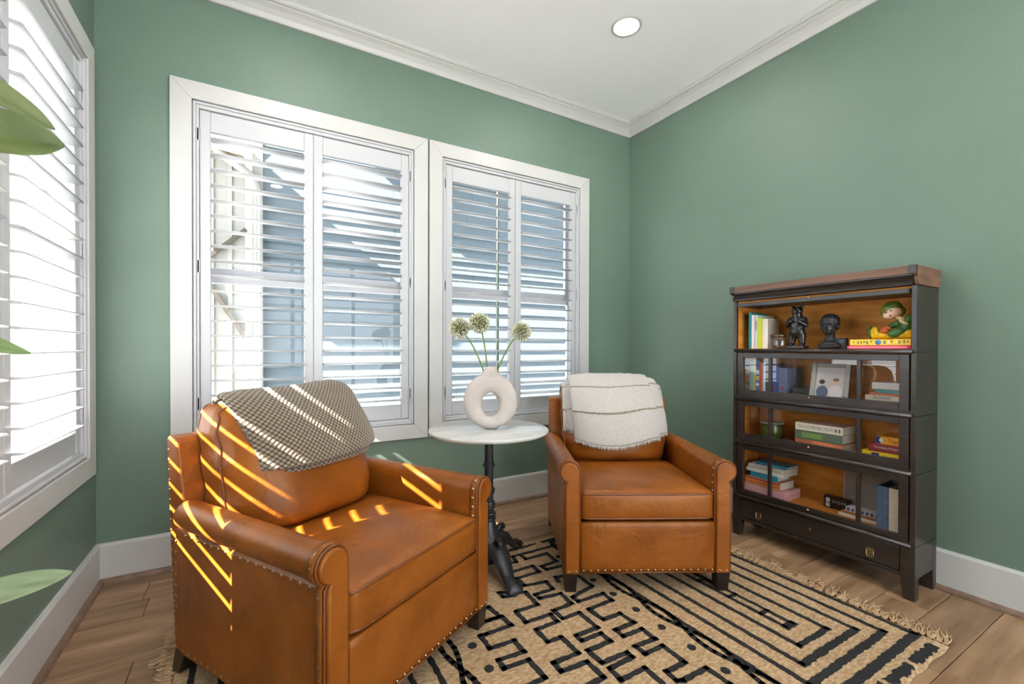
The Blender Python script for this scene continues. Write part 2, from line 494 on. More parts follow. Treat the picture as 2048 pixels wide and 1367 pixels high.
# ------------------------------------------------------------------ windows and shutters
LP = 0.0776           # louver pitch
def louver_mesh(length, chord, th):
    pr = []
    n = 14
    for i in range(n):
        a = 2 * PI * i / n
        pr.append((chord / 2 * math.copysign(abs(math.cos(a)) ** 0.8, math.cos(a)), th / 2 * math.sin(a)))
    return MB().prism(pr, -length / 2, length / 2, 'x', smooth=True).mesh('louver')
def window(n, rotz, origin, w, panels, tilts, casing=0.090, labels=None, split_label=None):
    """origin: bottom-left of the wall opening on the wall face. local x along the wall, local y out of the room, z up."""
    z0, z1 = OPZ
    root = thing('window_%d' % n, None, None, origin, rotz, kind='structure')
    root['label'] = split_label
    c = casing
    # mitred casing, 20 mm proud of the wall
    outer = [(-c, z0 - c), (w + c, z0 - c), (w + c, z1 + c), (-c, z1 + c)]
    inner = [(0, z0), (w, z0), (w, z1), (0, z1)]
    for i in range(4):
        j = (i + 1) % 4
        MB().prism([outer[i], outer[j], inner[j], inner[i]], -0.020, 0.0, 'y').build('casing', WHITE, root, bevel=0.0025, seg=2)
    # jamb lining
    jb = MB()
    jb.box(0, 0.004, 0.001, T, z0, z1).box(w - 0.004, w, 0.001, T, z0, z1).box(0, w, 0.001, T, z0, z0 + 0.004).box(0, w, 0.001, T, z1 - 0.004, z1)
    jb.build('jamb', WHITE, root)
    # shutter mounting frame with a small bead
    fo = 0.0; fw = 0.029
    MB().box(0.004, 0.004 + 0.012, -0.012, 0.03, z0 + .004, z1 - .004).build('shutter_frame', SHUT, root, bevel=0.003)
    MB().box(w - 0.016, w - 0.004, -0.012, 0.03, z0 + .004, z1 - .004).build('shutter_frame', SHUT, root, bevel=0.003)
    MB().box(0.016, w - 0.016, -0.012, 0.03, z1 - .016, z1 - .004).build('shutter_frame', SHUT, root, bevel=0.003)
    MB().box(0.016, w - 0.016, -0.012, 0.03, z0 + .004, z0 + .016).build('shutter_frame', SHUT, root, bevel=0.003)
    for (a, b_, q, r) in ((0.016, fw, z0 + .016, z1 - .016), (w - fw, w - .016, z0 + .016, z1 - .016)):
        MB().box(a, b_, -0.004, 0.03, q, r).build('shutter_frame', SHUT, root, bevel=0.002)
    for (q, r) in ((z1 - 0.034, z1 - .016), (z0 + .016, z0 + 0.034)):
        MB().box(fw, w - fw, -0.004, 0.03, q, r).build('shutter_frame', SHUT, root, bevel=0.002)
    # double-hung sash behind
    zm = 1.495
    for (q, r, yy) in ((zm, z1 - .004, 0.115), (z0 + .004, zm + .0, 0.085)):
        s = MB()
        s.box(0.004, 0.045, yy, yy + .028, q, r).box(w - .045, w - .004, yy, yy + .028, q, r)
        s.box(0.045, w - .045, yy, yy + .028, r - .042, r).box(0.045, w - .045, yy, yy + .028, q, q + .042)
        sash = s.build('sash', VINYL, root, bevel=0.002)
        MB().box(0.045, w - .045, yy + .012, yy + .016, q + .042, r - .042).build('pane', PANE, sash)
    lk = MB().box(w * 0.25 - .03, w * 0.25 + .03, 0.07, 0.085, zm - .004, zm + .012)
    lk.build('sash_lock', VINYL, root, bevel=0.003)
    # shutter panels
    cosr, sinr = math.cos(rotz), math.sin(rotz)
    for pi, (a, b_) in enumerate(panels):
        lo = Vector((a, 0, 0)); lo.rotate(Euler((0, 0, rotz)))
        p = thing('plantation_shutter', labels[pi], 'shutter', Vector(origin) + lo, rotz, 'white plantation shutter panels')
        pw = b_ - a; sw = 0.049; pz0, pz1 = z0 + 0.037, z1 - 0.037
        yp0, yp1 = 0.004, 0.031
        for (q, r) in ((0.0012, sw), (pw - sw, pw - 0.0012)):
            MB().box(q, r, yp0, yp1, pz0, pz1).build('stile', SHUT, p, bevel=0.004)
        for (q, r, nm) in ((pz1 - 0.104, pz1 - .001, 'top_rail'), (pz0 + .001, pz0 + 0.088, 'bottom_rail')):
            MB().box(sw, pw - sw, yp0 + .002, yp1 - .002, q, r).build(nm, SHUT, p, bevel=0.003)
        lm = louver_mesh(pw - 2 * sw - 0.003, 0.085, 0.0105)
        lm.materials.append(SHUT)
        zt = pz1 - 0.104 - 0.036; zb = pz0 + 0.088 + 0.03
        nl = int((zt - zb) / LP) + 1
        st = (zt - zb) / (nl - 1)
        for k in range(nl):
            z = zt - k * st
            o = link('louver', lm, SHUT, p)
            o.location = (pw / 2, 0.0175, z)
            o.rotation_euler = (math.radians(tilts[pi](z)), 0, 0)
        hx = -0.004 if pi == 0 else pw + 0.004
        for hz in (pz0 + 0.16, (pz0 + pz1) / 2 + 0.03, pz1 - 0.13):
            MB().box(hx - .006, hx + .006, -0.004, 0.006, hz - .033, hz + .033).build('hinge', SHUT, p, bevel=0.002)
    return root
def tl(a): return lambda z: a
w1 = WINX[0][1] - WINX[0][0]; w2 = WINX[1][1] - WINX[1][0]
window(1, 0, (WINX[0][0], YB, 0), w1, [(0.029, 0.567), (0.567, w1 - 0.029)], [tl(1.0), tl(-3.5)],
       labels=['left shutter panel of the window behind the chair with the dotted throw', 'right shutter panel of the window behind the chair with the dotted throw'],
       split_label='white cased window on the green wall nearest the left corner')
window(2, 0, (WINX[1][0], YB, 0), w2, [(0.029, 0.567), (0.567, w2 - 0.029)], [tl(4.0), tl(4.0)],
       labels=['left shutter panel of the window behind the allium vase', 'right shutter panel of the window behind the allium vase, nearest the room corner'],
       split_label='white cased window on the green wall behind the marble table')
wl = WINL[1] - WINL[0]
# left wall: local x runs along +Y, local y must point to -X  -> rotation +90 deg
window(3, PI / 2, (XL, WINL[0], 0), wl, [(0.029, 0.545), (0.545, wl - 0.029)], [tl(2.5), tl(2.5)],
       labels=['shutter panel cut off by the left picture edge', 'shutter panel on the left side wall nearest the corner, beside the plant'],
       split_label='white cased window on the left side wall beside the plant')
# glazed opening added behind the camera to let in fill daylight
rw = thing('window_4', 'wide glazed opening added for fill daylight at the near end of the room', None, (0, YN, 0), 0, kind='structure')
x0, x1, z0, z1 = REAR
for xx in (x0 + .03, (2 * x0 + x1) / 3, (x0 + 2 * x1) / 3, x1 - .03):
    box('mullion', WHITE, rw, xx - .03, xx + .03, -T + .04, -.04, z0, z1)
box('head', WHITE, rw, x0 + .06, x1 - .06, -T + .04, -.04, z1 - .07, z1)
for (a, b_) in ((x0 + .06, (2 * x0 + x1) / 3 - .03), ((2 * x0 + x1) / 3 + .03, (x0 + 2 * x1) / 3 - .03), ((x0 + 2 * x1) / 3 + .03, x1 - .06)):
    box('pane', PANE, rw, a, b_, -T / 2 - .003, -T / 2 + .003, z0, z1 - .07)

# recessed ceiling lights: the first is real, five added out of view as fill
def downlight(x, y, lab):
    t = thing('recessed_downlight', lab, 'ceiling light', (x, y, ZC), 0, 'recessed ceiling lights')
    MB().lathe([(0.060, -0.001), (0.060, -0.006), (0.086, -0.004), (0.088, -0.001)], 36).build('trim_ring', WHITE, t)
    MB().lathe([(0.0, -0.0025), (0.060, -0.0025), (0.060, -0.0062), (0.0, -0.0072)], 36).build('lens', LIGHT, t)
downlight(1.887, 1.926, 'round white recessed downlight lit in the ceiling')
for (x, y, l) in ((0.24, 1.926, 'added round recessed downlight over the chair with the dotted throw'), (1.887, 0.05, 'added round recessed downlight over the near end of the rug'),
                  (0.24, -0.05, 'added round recessed downlight above the camera'), (1.887, -1.6, 'added round recessed downlight near the glazed opening, bookcase side'),
                  (0.24, -1.6, 'added round recessed downlight near the glazed opening, plant side')):
    downlight(x, y, l)

# ------------------------------------------------------------------ armchairs
def arm_profile():
    p = [(0.305, 0.100), (0.305, 0.30), (0.305, 0.50)]
    cx, cz, r = 0.3525, 0.5545, 0.0475
    for i in range(15):
        a = math.radians(180 - i * 18.2)
        p.append((cx + r * math.cos(a), cz + r * math.sin(a)))
    p += [(0.374, 0.498), (0.374, 0.30), (0.374, 0.100)]
    return p
def offset_path(p, d):
    out = []
    for i, q in enumerate(p):
        a = p[max(0, i - 1)]; b = p[min(len(p) - 1, i + 1)]
        t = Vector((b[0] - a[0], b[1] - a[1])).normalized()
        out.append((q[0] - t.y * d, q[1] + t.x * d))
    return out
def along(path, step):
    pts = []; acc = 0.0; nxt = step / 2
    for a, b in zip(path, path[1:]):
        a = Vector(a); b = Vector(b); L = (b - a).length
        while nxt <= acc + L:
            pts.append(a + (b - a) * ((nxt - acc) / L)); nxt += step
        acc += L
    return pts
def back_post(q, c):
    # back cushion: reclined, full front, soft crown
    u, w, v = c[0], c[2], c[1]
    y, z = q.y, q.z
    if v < 0.0:
        fw = 1 - max(0.0, (w + 0.45) / 1.45) ** 2.2 if w > -0.45 else 1 - ((-0.45 - w) / 0.55) ** 2 * 0.25
        y -= 0.135 * (1 - abs(u) ** 2.6) * fw * min(1, -v * 1.6)
    z += 0.022 * (1 - u * u) * max(0, w) ** 2
    z -= 0.010 * abs(u) ** 4 * max(0, w)
    y += (q.z + 0.22) * 0.20
    x = q.x * (1 - 0.03 * w * w)
    # creases pulled in from the side seams
    k = abs(u) ** 3
    y += 0.006 * k * math.sin(9 * w + 3 * u) * (1 if v < 0 else 0.4)
    x += 0.004 * math.sin(13 * w + 1.0) * abs(u) ** 4 * math.copysign(1, u)
    return Vector((x, y, z))
BACK_HALF, BACK_R, BACK_C = (0.302, 0.078, 0.220), 0.05, (0, 0.638, 0.690)
SEAT_HALF, SEAT_R, SEAT_C = (0.300, 0.288, 0.066), 0.022, (0, 0.276, 0.402)
def seat_post(q, c):
    u, v, w = c
    z = q.z
    y = q.y
    if w > 0:
        z += 0.030 * (1 - u * u) * (1 - v * v) * w
        z += 0.0035 * math.sin(16 * u + 5 * v) * math.exp(-((v + .62) / .25) ** 2) * (1 - u * u)
        z += 0.002 * math.sin(9 * v + 6 * u) * (1 - u * u) * (1 - v * v)
    if v < 0:
        y -= 0.010 * (1 - u * u) * (1 - w * w)
    return Vector((q.x, y, z))
def rim(half, r, post, ctr, fix, val, n=14):
    """closed seam path on a rounded box: fix = axis index held at val (cube coords), other two run round the square"""
    ax = [i for i in range(3) if i != fix]
    pts = []
    loop = []
    for i in range(n): loop.append((-1 + 2 * i / n, -1))
    for i in range(n): loop.append((1, -1 + 2 * i / n))
    for i in range(n): loop.append((1 - 2 * i / n, 1))
    for i in range(n): loop.append((-1, 1 - 2 * i / n))
    for (a, b) in loop:
        c = [0, 0, 0]; c[fix] = val; c[ax[0]] = a; c[ax[1]] = b
        pts.append(rmap(Vector(c), half, r, post) + Vector(ctr))
    return pts
def armchair(label, loc, rotz):
    t = thing('armchair', label, 'armchair', loc, rotz, 'tan leather armchairs')
    prof = arm_profile()
    box('base_light_block', BLACKF, t, -0.300, 0.300, 0.03, 0.72, 0.112, 0.33)  # hidden box added to stop light passing under the seat
    # outer back with swept posts
    poly = [(0.735, 0.10), (0.715, 0.54), (0.765, 0.785), (0.775, 0.80), (0.822, 0.806), (0.834, 0.795), (0.815, 0.50), (0.782, 0.10)]
    bf = MB().prism(poly, -0.362, 0.362, 'x').build('outer_back', LEATHER, t, bevel=0.010, seg=3)
    nb = MB()
    for s in (-1, 1):
        for q in along([(0.782, 0.13), (0.815, 0.50), (0.832, 0.79)], 0.034):
            nb.dome((s * 0.3615, q.x - 0.012, q.y), (s, 0, 0), 0.0056)
    nb.build('nailhead_trim', BRASS, bf, kind='stuff')
    for s in (-1, 1):
        pts = [(s * x, z) for (x, z) in prof]
        arm = MB()
        k = len(pts); ys = [0.010, 0.25, 0.50, 0.690, 0.705, 0.712]
        sc = [1, 1, 1, 1, 0.975, 0.92]
        for y, f in zip(ys, sc):
            for (x, z) in pts:
                mx, mz = s * 0.340, 0.55
                zz = z
                if z > 0.49: arm.v.append((mx + (x - mx) * f, y, mz + (z - mz) * f))
                else: arm.v.append((x, y, zz))
        for j in range(len(ys) - 1):
            for i in range(k):
                i2 = (i + 1) % k
                arm.f.append((j * k + i, j * k + i2, (j + 1) * k + i2, (j + 1) * k + i)); arm.sm.append(True)
        arm.f.append(tuple(range(k))); arm.sm.append(False)
        e = (len(ys) - 1) * k
        arm.f.append(tuple(e + i for i in reversed(range(k)))); arm.sm.append(False)
        a = arm.build('arm', LEATHER, t, sharp=38)
        # side panel running back to the outer back
        MB().box(min(s * 0.30, s * 0.3725), max(s * 0.30, s * 0.3725), 0.705, 0.752, 0.10, 0.505).build('side_panel', LEATHER, a, bevel=0.006)
        # padded front facing
        fp = MB().prism([(s * x, z) for (x, z) in offset_path(prof, -0.003)], -0.014, 0.012, 'y')
        fpo = fp.build('front_facing', LEATHER, a, bevel=0.007, seg=3, sharp=50)
        wl_ = MB().tube([(s * x, -0.001, z) for (x, z) in offset_path(prof, 0.0005)], 0.0042, 6)
        wl_.build('welt', LEATHER_D, a)
        # strap of leather under the nails
        band = MB()
        op = offset_path(prof, 0.0022); ip = prof
        kk = len(op)
        for y in (0.004, 0.030):
            band.v += [(s * x, y, z) for (x, z) in op]
        for i in range(kk - 1):
            band.f.append((i, i + 1, kk + i + 1, kk + i)); band.sm.append(True)
        bo = band.build('nail_strap', LEATHER, a)
        md = bo.modifiers.new('solid', 'SOLIDIFY'); md.thickness = 0.003; md.offset = -1 if s > 0 else 1
        nm = MB()
        path = [Vector((x, z)) for (x, z) in op]
        for q in along(path, 0.0345):
            # outward normal from the closest segment
            best = min(range(kk - 1), key=lambda i: (Vector(op[i]) + Vector(op[i + 1]) - 2 * q).length)
            tt = Vector(op[best + 1]) - Vector(op[best])
            nrm = Vector((-tt.y, tt.x)).normalized()
            nm.dome((s * q.x, 0.017, q.y), (s * nrm.x, 0, nrm.y), 0.0066)
        for i in range(17):
            nm.dome((s * 0.3742, 0.055 + i * 0.039, 0.494), (s, 0, 0.1), 0.0056)
        for i in range(19):
            nm.dome((s * 0.3742, 0.045 + i * 0.0385, 0.113), (s, 0, 0), 0.0052)
        for i in range(2):
            nm.dome((s * (0.324 + i * 0.030), -0.0145, 0.113), (0, -1, 0), 0.0052)
        for i in range(10):
            nm.dome((s * 0.3742, 0.742, 0.14 + i * 0.036), (s, 0, 0), 0.0052)
        nm.build('nailhead_trim', BRASS, a, kind='stuff')
    seat = link('seat_cushion', rounded(SEAT_HALF, SEAT_R, 20, seat_post, SEAT_C), LEATHER, t)
    for vv in (0.80, -0.80):
        MB().tube(rim(SEAT_HALF, SEAT_R, seat_post, SEAT_C, 2, vv), 0.0050, 6, closed=True).build('piping', LEATHER_D, seat)
    fpn = link('front_panel', rounded((0.302, 0.024, 0.113), 0.012, 8, None, (0, 0.012, 0.219)), LEATHER, t)
    nf = MB()
    for i in range(19):
        nf.dome((-0.290 + i * 0.580 / 18, -0.0120, 0.116), (0, -1, 0), 0.0056)
    nf.build('nailhead_trim', BRASS, fpn, kind='stuff')
    MB().tube([(-0.298, -0.010, 0.106), (0.298, -0.010, 0.106)], 0.0045, 6).build('piping', LEATHER_D, fpn)
    bc = link('back_cushion', rounded(BACK_HALF, BACK_R, 22, back_post, BACK_C), LEATHER, t)
    for vv in (-0.78, 0.80):
        MB().tube(rim(BACK_HALF, BACK_R, back_post, BACK_C, 1, vv, 18), 0.0052, 6, closed=True).build('piping', LEATHER_D, bc)
    for (lx, ly, dx, dy) in ((-0.345, 0.025, 0, 0), (0.345, 0.025, 0, 0), (-0.335, 0.735, -0.006, 0.035), (0.335, 0.735, 0.006, 0.035)):
        lm = MB(); r0, r1 = 0.031, 0.024
        b = [(lx + sx * r0, ly + sy * r0, 0.104) for sx, sy in ((-1, -1), (1, -1), (1, 1), (-1, 1))]
        c = [(lx + dx + sx * r1, ly + dy + sy * r1, 0.013) for sx, sy in ((-1, -1), (1, -1), (1, 1), (-1, 1))]
        lm.v = b + c
        for i in range(4):
            lm.f.append((i, (i + 1) % 4, 4 + (i + 1) % 4, 4 + i)); lm.sm.append(False)
        lm.f += [(0, 1, 2, 3), (7, 6, 5, 4)]; lm.sm += [False, False]
        lm.build('leg', LEG, t, bevel=0.003)
    return t, bc
ANG_B, ANG_F = math.radians(-28.9), math.radians(30.4)
LOC_B, LOC_F = (1.533, 1.420, 0), (0.476, 1.386, 0)
chairB, cushB = armchair('tan leather armchair with the white fringed throw, beside the bookcase', LOC_B, ANG_B)
chairF, cushF = armchair('tan leather armchair striped by sun with the grey-brown dotted throw, nearest the camera', LOC_F, ANG_F)

# ------------------------------------------------------------------ throws
bm_c = bmesh.new(); bm_c.from_mesh(cushB.data)
BVH = BVHTree.FromBMesh(bm_c)
def front_y(x, z):
    h = BVH.ray_cast(Vector((x, -1, z)), Vector((0, 1, 0)))
    return h[0].y if h[0] else None
def top_z(x, y):
    h = BVH.ray_cast(Vector((x, y, 2)), Vector((0, 0, -1)))
    return h[0].z if h[0] else None
def drape(x, zbot, ns, off, yback=0.78, drop=0.10):
    """polyline over the cushion in column x: from the front hem, up, over the top and down the back"""
    xi = max(-0.285, min(0.285, x))
    pts = []
    z = zbot
    while z < 0.885:
        y = front_y(xi, z)
        if y is not None: pts.append(Vector((y - off, z)))
        z += 0.02
    y = (pts[-1].x if pts else 0.66)
    yy = y + 0.012
    while yy < 0.735:
        tz = top_z(xi, yy)
        if tz: pts.append(Vector((yy, tz + off)))
        yy += 0.016
    pts.append(Vector((yback - 0.025, pts[-1].y - 0.01)))
    pts.append(Vector((yback, pts[-1].y - 0.06)))
    pts.append(Vector((yback + 0.02, pts[-1].y - drop)))
    for _ in range(6):
        pts = [pts[0]] + [(pts[i - 1] + pts[i] * 2 + pts[i + 1]) / 4 for i in range(1, len(pts) - 1)] + [pts[-1]]
    # resample
    L = [0]
    for a, b in zip(pts, pts[1:]): L.append(L[-1] + (b - a).length)
    out = []
    j = 0
    for i in range(ns + 1):
        d = L[-1] * i / ns
        while j < len(L) - 2 and L[j + 1] < d: j += 1
        f = (d - L[j]) / max(1e-9, L[j + 1] - L[j])
        out.append((pts[j] + (pts[j + 1] - pts[j]) * f, d))
    return out
def throw_mesh(name, xl, xr, zb, nu, ns, off, wob, thick, drop=0.10):
    """xl, xr, zb are functions of the column/row parameter"""
    cols = []
    for i in range(nu + 1):
        u = i / nu
        xm = xl(0.5) + (xr(0.5) - xl(0.5)) * u
        cols.append(drape(xm, zb(u), ns, off, drop=drop))
    me = bpy.data.meshes.new(name)
    V = []; UV = []
    for i in range(nu + 1):
        u = i / nu
        for j in range(ns + 1):
            v = j / ns
            p, d = cols[i][j]
            x = xl(v) + (xr(v) - xl(v)) * u
            w = wob(u, v)
            V.append((x, p.x - w * (1 - smoothstep(0.45, 0.7, v)), p.y + w * smoothstep(0.35, 0.6, v)))
            UV.append((x, d))
    F = []
    for i in range(nu):
        for j in range(ns):
            a = i * (ns + 1) + j
            F.append((a, a + ns + 1, a + ns + 2, a + 1))
    me.from_pydata(V, [], F)
    uvl = me.uv_layers.new(name='uv')
    for lp in me.loops: uvl.data[lp.index].uv = UV[lp.vertex_index]
    me.polygons.foreach_set('use_smooth', [True] * len(F))
    return me
def knit_material():
    m = bpy.data.materials.new('bobble_knit'); m.use_nodes = True
    nt = m.node_tree; b = nt.nodes['Principled BSDF']
    b.inputs['Roughness'].default_value = 0.95; b.inputs['Sheen Weight'].default_value = 0.25
    uv = N(nt, 'ShaderNodeUVMap'); uv.uv_map = 'uv'
    mp = N(nt, 'ShaderNodeMapping')
    mp.inputs['Rotation'].default_value = (0, 0, math.radians(45)); mp.inputs['Scale'].default_value = (76, 76, 1)
    vo = N(nt, 'ShaderNodeTexVoronoi', voronoi_dimensions='2D'); vo.inputs['Scale'].default_value = 1.0; vo.inputs['Randomness'].default_value = 0.06
    nt.links.new(uv.outputs[0], mp.inputs[0]); nt.links.new(mp.outputs[0], vo.inputs['Vector'])
    cr = N(nt, 'ShaderNodeValToRGB')
    cr.color_ramp.elements[0].position = 0.30; cr.color_ramp.elements[0].color = (*srgb(148, 132, 114), 1)
    cr.color_ramp.elements[1].position = 0.50; cr.color_ramp.elements[1].color = (*srgb(74, 62, 47), 1)
    nt.links.new(vo.outputs['Distance'], cr.inputs[0]); nt.links.new(cr.outputs[0], b.inputs['Base Color'])
    iv = N(nt, 'ShaderNodeMath', operation='SUBTRACT', i_0=0.6)
    nt.links.new(vo.outputs['Distance'], iv.inputs[1])
    bp = N(nt, 'ShaderNodeBump'); bp.inputs['Strength'].default_value = 1.0; bp.inputs['Distance'].default_value = 0.006
    nt.links.new(iv.outputs[0], bp.inputs['Height']); nt.links.new(bp.outputs[0], b.inputs['Normal'])
    return m
KNIT = knit_material()
def lerp(a, b, t): return a + (b - a) * t
# grey-brown dotted throw: two folded layers
tF = thing('throw_blanket', 'folded grey-brown dotted knit throw over the back of the sunlit armchair', 'throw', LOC_F, ANG_F)
def wobF(u, v):
    return 0.020 * smoothstep(0.45, 0.8, v) * math.exp(-((u - 0.88) / 0.16) ** 2) + 0.006 * math.sin(5 * u + 4 * v) + 0.004
lay1 = throw_mesh('upper_fold', lambda v: lerp(-0.215, -0.262, smoothstep(0, .5, v)), lambda v: lerp(0.300, 0.268, smoothstep(0.02, .4, v)), lambda u: lerp(0.688, 0.705, u), 36, 34, 0.026, wobF, 0.02)
o = link('upper_fold', lay1, KNIT, tF)
md = o.modifiers.new('solid', 'SOLIDIFY'); md.thickness = 0.018; md.offset = 0
md = o.modifiers.new('bev', 'BEVEL'); md.width = 0.008; md.segments = 3
lay2 = throw_mesh('lower_fold', lambda v: lerp(-0.205, -0.255, smoothstep(0, .5, v)), lambda v: lerp(0.275, 0.262, smoothstep(0, .4, v)), lambda u: lerp(0.668, 0.676, u), 36, 34, 0.010, lambda u, v: 0.0, 0.02)
o = link('lower_fold', lay2, KNIT, tF)
md = o.modifiers.new('solid', 'SOLIDIFY'); md.thickness = 0.014; md.offset = 0
md = o.modifiers.new('bev', 'BEVEL'); md.width = 0.006; md.segments = 3
# white throw with frayed bands
LINEN = mat('oatmeal_cotton', (0.42, 0.385, 0.35), 0.95, col2=(0.53, 0.50, 0.475), vscale=160, bump=0.5, bscale=340, bdist=0.002, sheen=0.2)
FRAY = mat('frayed_yarn', (0.24, 0.17, 0.115), 0.95, col2=(0.46, 0.38, 0.30), vscale=120)
FRAYW = mat('white_fray', (0.54, 0.50, 0.45), 0.95)
tB = thing('throw_blanket', 'oatmeal white fringed cotton throw over the back of the armchair by the bookcase', 'throw', LOC_B, ANG_B)
def add_layer(nm, xl, xr, zb, off, thick, wob, bands, seed, hem=True):
    me = throw_mesh(nm, xl, xr, zb, 34, 40, off, wob, thick)
    o = link(nm, me, LINEN, tB)
    md = o.modifiers.new('solid', 'SOLIDIFY'); md.thickness = thick; md.offset = 0
    md = o.modifiers.new('bev', 'BEVEL'); md.width = thick * 0.4; md.segments = 2
    rnd = random.Random(seed)
    W = 41
    rows = [(0, True)] if hem else []
    rows += [(b, False) for b in bands]
    for (v, ish) in rows:
        fr = MB()
        j = v * 40
        j0 = min(39, int(j)); fj = j - j0
        P = [Vector(me.vertices[i * W + j0].co).lerp(Vector(me.vertices[i * W + j0 + 1].co), fj) for i in range(35)]
        nper = 8
        for i in range(34):
            for q in range(nper):
                p = P[i].lerp(P[i + 1], (q + rnd.random()) / nper)
                l = rnd.uniform(0.012, 0.023) if ish else rnd.uniform(0.006, 0.012)
                d = Vector((rnd.uniform(-.5, .5), rnd.uniform(-.55, -.1), -1 if ish else rnd.uniform(-1, .1))).normalized() * l
                p0 = p + Vector((0, -thick * 0.5, 0))
                fr.tube([p0, p0 + d * 0.6 + Vector((rnd.uniform(-.002, .002), 0, 0)), p0 + d], [0.0019, 0.0016, 0.0009], 3)
        if not ish:
            fr.tube([p + Vector((0, -thick * .5 - .0010, 0.002)) for p in P], 0.0034, 5)
        fr.build('fringe', FRAYW if ish else FRAY, o, kind='stuff')
    return o
wz = lambda u, v: 0.004 * math.sin(4 * u + 3 * v) + 0.002
add_layer('under_fold', lambda v: lerp(-0.300, -0.302, v), lambda v: lerp(0.296, 0.292, v), lambda u: 0.640 - 0.01 * u, 0.008, 0.010, wz, [0.24, 0.50], 3)
add_layer('middle_fold', lambda v: lerp(-0.272, -0.300, smoothstep(0, .5, v)), lambda v: lerp(0.288, 0.262, smoothstep(0, .6, v)), lambda u: 0.612 + 0.02 * u, 0.017, 0.010, wz, [0.26, 0.53], 5)
add_layer('top_fold', lambda v: lerp(-0.245, -0.262, smoothstep(0, .5, v)), lambda v: lerp(0.222, 0.205, smoothstep(0, .6, v)), lambda u: 0.600 - 0.030 * math.sin(PI * min(1, u * 1.15)) + 0.016 * u, 0.029, 0.012, wz, [0.26, 0.50], 9)

# ------------------------------------------------------------------ bistro table, vase, flowers
TX, TY = 1.015, 1.972
tab = thing('bistro_table', 'round white marble bistro table on a black cast-iron pedestal', 'table', (TX, TY, 0))
TZ = 0.710
MB().lathe([(0.0, TZ - .022), (0.278, TZ - .022), (0.288, TZ - .020), (0.2955, TZ - .014), (0.2975, TZ - .008), (0.2955, TZ - .003), (0.290, TZ), (0.0, TZ)], 72).build('table_top', MARBLE, tab)
MB().lathe([(0.0, TZ - .040), (0.05, TZ - .040), (0.11, TZ - .030), (0.12, TZ - .022), (0.0, TZ - .022)], 24).build('mounting_plate', IRON, tab)
fl8 = lambda i, z: (-0.10 if (i % 3 == 0) else 0.0)
MB().lathe([(0.024, 0.215), (0.023, 0.33), (0.0215, 0.52), (0.021, TZ - .035)], 36, flute=fl8).build('column', IRON, tab, sharp=60)
for (z, r) in ((0.525, 0.030), (0.535, 0.026), (0.405, 0.030), (0.392, 0.028), (0.340, 0.030), (0.330, 0.033), (0.318, 0.030), (0.288, 0.036), (0.262, 0.034)):
    MB().lathe([(0.018, z - .008), (r, z - .006), (r * 1.06, z), (r, z + .006), (0.018, z + .008)], 24).build('collar', IRON, tab)
MB().lathe([(0.085, 0.135), (0.088, 0.150), (0.080, 0.165), (0.060, 0.185), (0.042, 0.215), (0.034, 0.245), (0.028, 0.262), (0.020, 0.264)], 40,
           flute=lambda i, z: (-0.07 if i % 2 else 0.0)).build('bell', IRON, tab, sharp=60)
MB().lathe([(0.03, 0.055), (0.075, 0.065), (0.092, 0.090), (0.092, 0.120), (0.086, 0.137), (0.03, 0.137)], 32).build('hub', IRON, tab)
for k in range(3):
    a = math.radians(-92 + 120 * k)
    d = Vector((math.cos(a), math.sin(a), 0)); sd = Vector((-d.y, d.x, 0))
    path = [(0.045, 0.135, 0.044, .030), (0.095, 0.148, 0.050, .030), (0.135, 0.128, 0.048, .028), (0.175, 0.090, 0.040, .024), (0.210, 0.058, 0.032, .020), (0.235, 0.042, 0.030, .019),
            (0.252, 0.040, 0.037, .024), (0.275, 0.038, 0.040, .024), (0.290, 0.032, 0.034, .017)]
    ft = MB(); n = 16
    for (r, z, hw, hh) in path:
        for i in range(n):
            an = 2 * PI * i / n
            rr = 1.0 - (0.13 if i % 2 else 0.0)
            p = d * r + sd * (hw * math.cos(an) * rr) + Vector((0, 0, z + hh * math.sin(an) * rr))
            p.z = max(p.z, 0.0145)
            ft.v.append(tuple(p))
    for j in range(len(path) - 1):
        for i in range(n):
            i2 = (i + 1) % n
            ft.f.append((j * n + i, j * n + i2, (j + 1) * n + i2, (j + 1) * n + i)); ft.sm.append(True)
    ft.f.append(tuple(range(n))); ft.sm.append(False)
    e = (len(path) - 1) * n
    ft.f.append(tuple(e + i for i in reversed(range(n)))); ft.sm.append(False)
    ft.build('foot', IRON, tab, sharp=70)
    sc = MB()
    sp = []
    for i in range(14):
        an = i / 13 * 2.2 * PI
        rr = 0.026 * (1 - 0.6 * i / 13)
        c = d * 0.105 + Vector((0, 0, 0.170))
        sp.append(c + d * (rr * math.cos(an)) + Vector((0, 0, rr * math.sin(an))))
    sc.tube(sp, [0.014 - 0.0004 * i for i in range(14)], 6)
    sc.build('scroll', IRON, tab)

